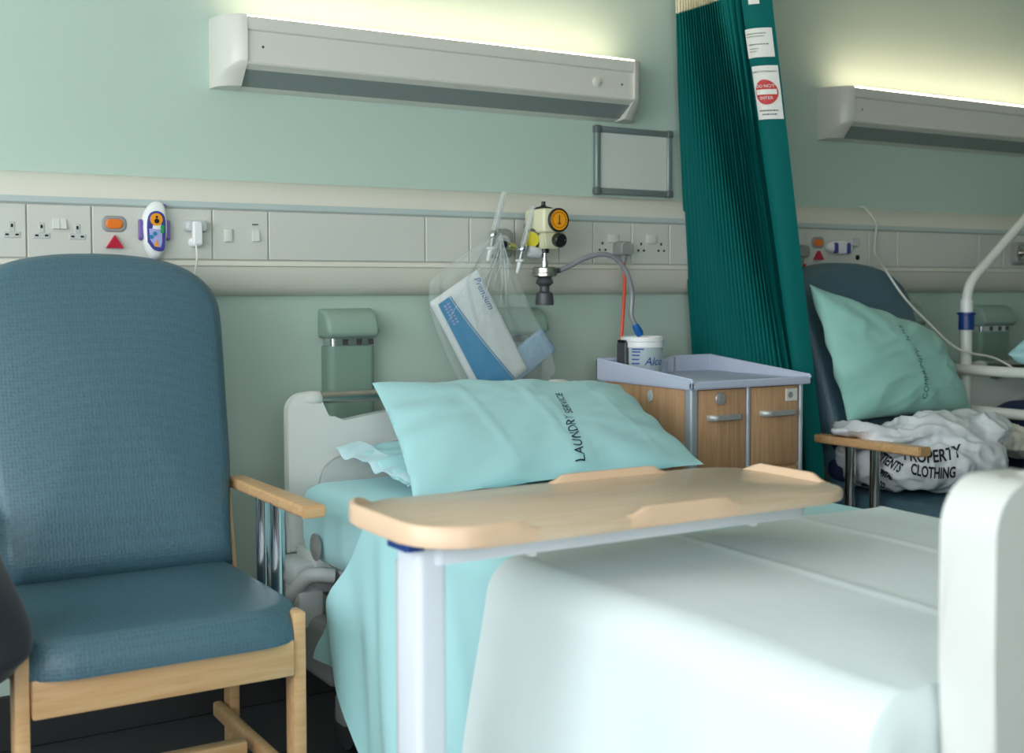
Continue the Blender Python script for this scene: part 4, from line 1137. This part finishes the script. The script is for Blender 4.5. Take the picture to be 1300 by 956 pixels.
# ------------------------------------------------------------------ bedside locker
t = thing('bedside_locker', (2.34, -.365, 0), 'beech bedside locker with lilac grey tray top right of near bed', 'locker')
lx0, lx1, ly0, ly1, lz = 2.131, 2.551, -.575, -.165, .846
bm = NB(); box(bm, lx0 + .004, lx1 - .004, ly0 + .018, ly1, .10, lz); obj('carcass', bm, M['cabwood'], t)
bm = NB(); box(bm, lx0, lx0 + .006, ly0 + .03, ly1 - .012, .115, lz - .004, .001, 1); obj('side_panel', bm, M['cabwood'], t)
for x in (lx0, (lx0 + lx1) / 2 - .008, lx1 - .018):
    bm = NB(); prism(bm, rrect(x, x + (.026 if x < 2.2 else .014), ly0, ly0 + .030, .006, 4), .10, lz, 'z'); obj('aluminium_post', bm, M['alu'], t, 50)
bm = NB(); prism(bm, rrect(lx0 - .001, lx0 + .012, ly1 - .02, ly1 + .002, .004, 4), .10, lz, 'z'); obj('aluminium_post', bm, M['alu'], t, 50)
def front(x0, x1, z0, z1, nm='drawer_front'):
    bm = NB(); box(bm, x0, x1, ly0 + .004, ly0 + .020, z0, z1, .0015, 2); return obj(nm, bm, M['cabwood'], t)
def handle(par, x0, x1, z):
    bm = NB(); P = [(x0, ly0 + .004, z), (x0 + .004, ly0 - .014, z), (x0 + .02, ly0 - .020, z), (x1 - .02, ly0 - .020, z), (x1 - .004, ly0 - .014, z), (x1, ly0 + .004, z)]
    n = 14; rings = []
    for i in range(n + 1):
        f = i / n; x = x0 + (x1 - x0) * f; e_ = min(1, min(f, 1 - f) * 9); y = ly0 + .006 - .026 * sm(e_) ; hz = .0085
        rings.append([bm.verts.new((x, y + a, z + b)) for a, b in ((.0, -hz), (-.004, -hz + .003), (-.004, hz - .003), (0, hz), (.004, hz - .003), (.004, -hz + .003))])
    for a, b in zip(rings, rings[1:]):
        for k in range(6): bm.faces.new([a[k], a[(k + 1) % 6], b[(k + 1) % 6], b[k]])
    bm.faces.new(rings[0]); bm.faces.new(list(reversed(rings[-1])))
    obj('handle', bm, M['handle'], par, 50)
xm = (lx0 + lx1) / 2
d1 = front(lx0 + .029, xm - .010, .58, lz - .006, 'locking_drawer'); handle(d1, lx0 + .058, xm - .035, .764)
bm = NB(); lathe(bm, [(.016, 0), (.018, .003), (.016, .006), (.010, .006), (.010, .009), (.002, .009)], (xm - .105, ly0 + .004, .815), (0, -1, 0), 24); obj('lock', bm, M['handle'], d1)
d2 = front(xm + .010, lx1 - .022, .618, lz - .006, 'cupboard_drawer'); handle(d2, xm + .040, lx1 - .040, .766)
bm = NB(); box(bm, lx1 - .072, lx1 - .028, ly0 + .0005, ly0 + .004, lz - .050, lz - .014, .0012, 1); obj('sticker', bm, M['label'], d2)
bm = NB(); lathe(bm, [(.009, 0), (.009, .001)], (lx1 - .056, ly0 + .0002, lz - .032), (0, -1, 0), 16); obj('sticker_mark', bm, M['grey'], d2)
d3 = front(xm + .010, lx1 - .022, .36, .610, 'lower_drawer'); handle(d3, xm + .040, lx1 - .040, .55)
d4 = front(lx0 + .029, xm - .010, .12, .572, 'cupboard_door'); d5 = front(xm + .010, lx1 - .022, .12, .352, 'lower_drawer')
bm = NB(); lathe(bm, [(.0, 0), (.018, .002), (.016, .006), (.0, .0065)], (lx0, -.40, .815), (-1, 0, 0), 24, sx=.62)
o = obj('side_hook', bm, M['lgrey'], t)
# tray top
def tray():
    bm = NB()
    x0, x1, y0, y1 = lx0 - .012, lx1 + .014, ly0 - .016, ly1 + .02
    box(bm, x0 + .006, x1 - .006, y0 + .004, y1 - .004, lz + .001, lz + .014, .003, 2)
    def rim(pts, n=1):  # wall with sloping top: list of (x,y,h), thickness inward given by normal
        pass
    def wallseg(a, b, ha, hb, inn):
        A, B, I = V((a[0], a[1], 0)), V((b[0], b[1], 0)), V((inn[0], inn[1], 0)) * .012
        z0 = lz - .002
        vs = [A + V((0, 0, z0)), B + V((0, 0, z0)), B + I + V((0, 0, z0)), A + I + V((0, 0, z0)), A + V((0, 0, z0 + ha)), B + V((0, 0, z0 + hb)), B + I + V((0, 0, z0 + hb)), A + I + V((0, 0, z0 + ha))]
        vs = [bm.verts.new(v) for v in vs]
        fs = [bm.faces.new([vs[i] for i in q]) for q in ((0, 1, 2, 3), (4, 7, 6, 5), (0, 4, 5, 1), (1, 5, 6, 2), (2, 6, 7, 3), (3, 7, 4, 0))]
        es = list({e for f in fs for e in f.edges}); bmesh.ops.bevel(bm, geom=es, offset=.004, segments=3, affect='EDGES')
    wallseg((x0, y0), (x0, y1), .030, .066, (1, 0))
    wallseg((x1, y0), (x1, y1), .028, .066, (-1, 0))
    wallseg((x0, y1), (x0 + .16, y1), .066, .066, (0, -1))
    wallseg((x0 + .15, y1), (x0 + .19, y1), .066, .055, (0, -1)); wallseg((x0 + .18, y1), (x1 - .18, y1), .055, .055, (0, -1)); wallseg((x1 - .19, y1), (x1 - .15, y1), .055, .066, (0, -1))
    wallseg((x1 - .16, y1), (x1, y1), .066, .066, (0, -1))
    wallseg((x0, y0), (x1, y0), .022, .022, (0, 1))
    return bm
obj('tray_top', tray(), M['tray'], t, 40)
for x in (lx0 + .04, lx1 - .04):
    for y in (ly0 + .05, ly1 - .05):
        bm = NB(); lathe(bm, [(.035, -.010), (.038, -.007), (.038, .007), (.035, .010)], (x, y, .038), (1, 0, 0), 22); lathe(bm, [(.012, .03), (.012, .065)], (x, y, .036), (0, 0, 1), 12); obj('castor', bm, M['dgrey'], t)

# tub and dark bottle on the locker
t = thing('white_tub', (2.235, -.235, .860), 'white lidded tub with blue lettering standing on locker tray', 'tub')
c = (2.226, -.235, .8605)
bm = NB(); lathe(bm, [(.055, 0), (.057, .004), (.0600, .088)], c, n=40); obj('tub_body', bm, mat('tub_plastic', (176, 190, 192), .3), t)
bm = NB(); lathe(bm, [(.0625, .084), (.0635, .088), (.0625, .092), (.0625, .100), (.0645, .102), (.0645, .112), (.063, .115), (.058, .115), (.057, .111)], c, n=40); obj('tub_lid', bm, M['white'], t)
def tubfn(a0, zc):
    def fn(x, y, z):
        a = a0 + x / .061; return V((c[0] + .0612 * math.cos(a), c[1] + .0612 * math.sin(a), zc + y))
    return fn
flat_text('brand_lettering', 'Alco', .034, tubfn(-1.62, .903), M['inkblue'], t, cuts=1, shear=.3)
bm = NB()
for k, (w, zc) in enumerate(((.036, .940), (.026, .932), (.024, .922), (.022, .910), (.024, .898))):
    a = -2.75
    for i in range(6):
        q = [tubfn(a, zc)(w * i / 6, -.002, 0), tubfn(a, zc)(w * (i + 1) / 6, -.002, 0), tubfn(a, zc)(w * (i + 1) / 6, .002, 0), tubfn(a, zc)(w * i / 6, .002, 0)]
        bm.faces.new([bm.verts.new(p) for p in q])
obj('blue_print_lines', bm, M['inkblue'], t, 0)
bm = NB(); prism(bm, rrect(2.155, 2.178, -.245, -.20, .006, 4), .8605, .958, 'z'); q = tag(obj('dark_box', bm, M['dgrey'], None, 50), 'slim dark grey box squeezed left of white tub on the locker', 'box')
bm = NB(); box(bm, 2.157, 2.176, -.243, -.202, .958, .966, .002, 1); obj('lid', bm, M['black'], q)

# ------------------------------------------------------------------ overbed table
t = thing('overbed_table', (.785, -1.60, 0), 'overbed table with pale beech top and white column across near bed', 'table')
tx0, tx1, ty0, ty1, tz = .732, 1.537, -1.735, -1.408, .789
bm = NB()
ol = rrect(tx0, tx1, ty0, ty1, [.085, .080, .085, .095], 8)
bprism(bm, ol, tz - .018, tz, 'z', .005, 3); obj('table_top', bm, M['tabwood'], t, 40)
# raised lips along parts of the edge
def lip(path, w=.014, hgt=.012):
    """a low rounded strip following the table's edge, tapering out at both ends"""
    bm = NB(); P = [V((p[0], p[1], 0)) for p in path]; rings = []
    n = len(P)
    L = [0]
    for a, b in zip(P, P[1:]): L.append(L[-1] + (b - a).length)
    for i, p in enumerate(P):
        d = (P[min(i + 1, n - 1)] - P[max(i - 1, 0)]).normalized(); inn = V((-d.y, d.x, 0))
        k = min(1, min(L[i], L[-1] - L[i]) / .03); hh = .001 + hgt * sm(k)
        sec = [(0, -.016), (0, hh - .002), (.002, hh), (w * .55, hh), (w, .0005), (w, -.016)]
        rings.append([bm.verts.new(p + inn * a + V((0, 0, tz + b))) for a, b in sec])
    for a, b in zip(rings, rings[1:]):
        for k in range(len(a)): bm.faces.new([a[k], a[(k + 1) % len(a)], b[(k + 1) % len(a)], b[k]])
    bm.faces.new(rings[0]); bm.faces.new(list(reversed(rings[-1])))
    return obj('edge_lip', bm, M['tabedge'], t, 50)
def dens(pts, d=.012):
    out = []
    for a, b in zip(pts, pts[1:]):
        m_ = max(1, int(math.dist(a, b) / d))
        for i in range(m_): out.append((a[0] + (b[0] - a[0]) * i / m_, a[1] + (b[1] - a[1]) * i / m_))
    out.append(pts[-1]); return out
e = .001
olx = rrect(tx0 - e, tx1 + e, ty0 - e, ty1 + e, [.086, .081, .086, .096], 8)
front_left = olx[0:9]; front_right = olx[9:18]; back_right = olx[18:27]; back_left = olx[27:36]
lip(dens(list(back_left[2:]) + list(front_left) + [(tx0 + .17, ty0 - e)]))
lip(dens([(tx0 + .33, ty0 - e), (tx1 - .27, ty0 - e)]))
lip(dens([(tx1 + e, ty0 + .085), (tx1 + e, ty1 - .085)] + back_right[:3]))
lip(dens([(tx1 - .16, ty1 + e), (tx0 + .40, ty1 + e)]))
bm = NB(); prism(bm, rrect(.785, 1.500, -1.660, -1.54, [.01, .04, .04, .01]), tz - .052, tz - .0185, 'z'); obj('support_channel', bm, M['enamel'], t, 50)
for x in (.95, 1.38):
    bm = NB(); lathe(bm, [(.010, 0), (.008, -.008)], (x, -1.64, tz - .052), n=14); obj('channel_stud', bm, M['white'], t)
bm = NB(); prism(bm, rrect(.759, .806, -1.652, -1.580, .011, 5), .08, tz - .0185, 'z'); obj('column', bm, M['enamel'], t, 50)
bm = NB(); prism(bm, rrect(.766, .799, -1.582, -1.562, .006, 4), .09, tz - .06, 'z'); obj('inner_column', bm, M['lgrey'], t, 50)
bm = NB(); prism(bm, rrect(.735, .765, -1.665, -1.60, .006, 4), tz - .028, tz - .0185, 'z'); obj('release_lever', bm, M['navyplastic'], t, 50)
bm = NB(); box(bm, .74, .82, -1.93, -1.27, .055, .085, .008, 2); box(bm, .80, 1.40, -1.31, -1.27, .055, .080, .008, 2); box(bm, .80, 1.40, -1.93, -1.89, .055, .080, .008, 2); obj('base_frame', bm, M['enamel'], t)
for x in (.78, 1.38):
    for y in (-1.91, -1.29):
        bm = NB(); lathe(bm, [(.024, -.009), (.027, -.006), (.027, .006), (.024, .009)], (x, y, .027), (1, 0, 0), 20); obj('castor', bm, M['dgrey'], t)

# ------------------------------------------------------------------ lights, world, camera
w = bpy.data.worlds.new('sky'); scn.world = w; w.use_nodes = True
bg = w.node_tree.nodes['Background']; bg.inputs['Color'].default_value = (0.90, 0.95, 1.0, 1); bg.inputs['Strength'].default_value = 7.2
la = bpy.data.lights.new('window_portal', 'AREA'); la.shape = 'RECTANGLE'; la.size = WZ1 - WZ0; la.size_y = WY1 - WY0
la.cycles.is_portal = True
lo_ = bpy.data.objects.new('window_portal', la); COL.objects.link(lo_); lo_.location = (X0 - .05, (WY0 + WY1) / 2, (WZ0 + WZ1) / 2); lo_.rotation_euler = (0, -PI / 2, 0)

lb = bpy.data.lights.new('window_portal', 'AREA'); lb.shape = 'RECTANGLE'; lb.size = 1.65; lb.size_y = 1.4; lb.cycles.is_portal = True  # portal for the added fill window
lo2 = bpy.data.objects.new('window_portal', lb); COL.objects.link(lo2); lo2.location = (-.475, Y0 - .05, 1.6); lo2.rotation_euler = (PI / 2, 0, 0)
cd = bpy.data.cameras.new('camera'); cam = bpy.data.objects.new('camera', cd); COL.objects.link(cam); scn.camera = cam
F = 1560.0
cd.sensor_fit = 'HORIZONTAL'; cd.sensor_width = 36.0; cd.lens = 36.0 * F / 1300.0
cd.shift_y = -45.0 / 1300.0; cd.clip_start = .05
TH = math.radians(31.3); P = math.atan((433 - 365.5) / F); R = math.radians(0.1)
fw = V((math.sin(TH) * math.cos(P), math.cos(TH) * math.cos(P), -math.sin(P))); rt = V((math.cos(TH), -math.sin(TH), 0)); up = rt.cross(fw)
r2 = rt * math.cos(R) - up * math.sin(R); u2 = up * math.cos(R) + rt * math.sin(R)
m = Matrix((r2, u2, -fw)).transposed().to_4x4(); m.translation = V((0, -3.15, 1.12)); cam.matrix_world = m
cd.dof.use_dof = True; cd.dof.focus_distance = 3.0; cd.dof.aperture_fstop = 3.6

scn.view_settings.view_transform = 'Standard'; scn.view_settings.look = 'None'; scn.view_settings.gamma = 1; scn.view_settings.exposure = 0.0
scn.view_settings.use_curve_mapping = False
scn.cycles.use_denoising = True
try: scn.cycles.denoiser = 'OPENIMAGEDENOISE'
except Exception: pass
scn.cycles.max_bounces = 8; scn.cycles.diffuse_bounces = 5; scn.cycles.transparent_max_bounces = 16
scn.cycles.sample_clamp_indirect = 6.0; scn.cycles.caustics_reflective = False; scn.cycles.caustics_refractive = False
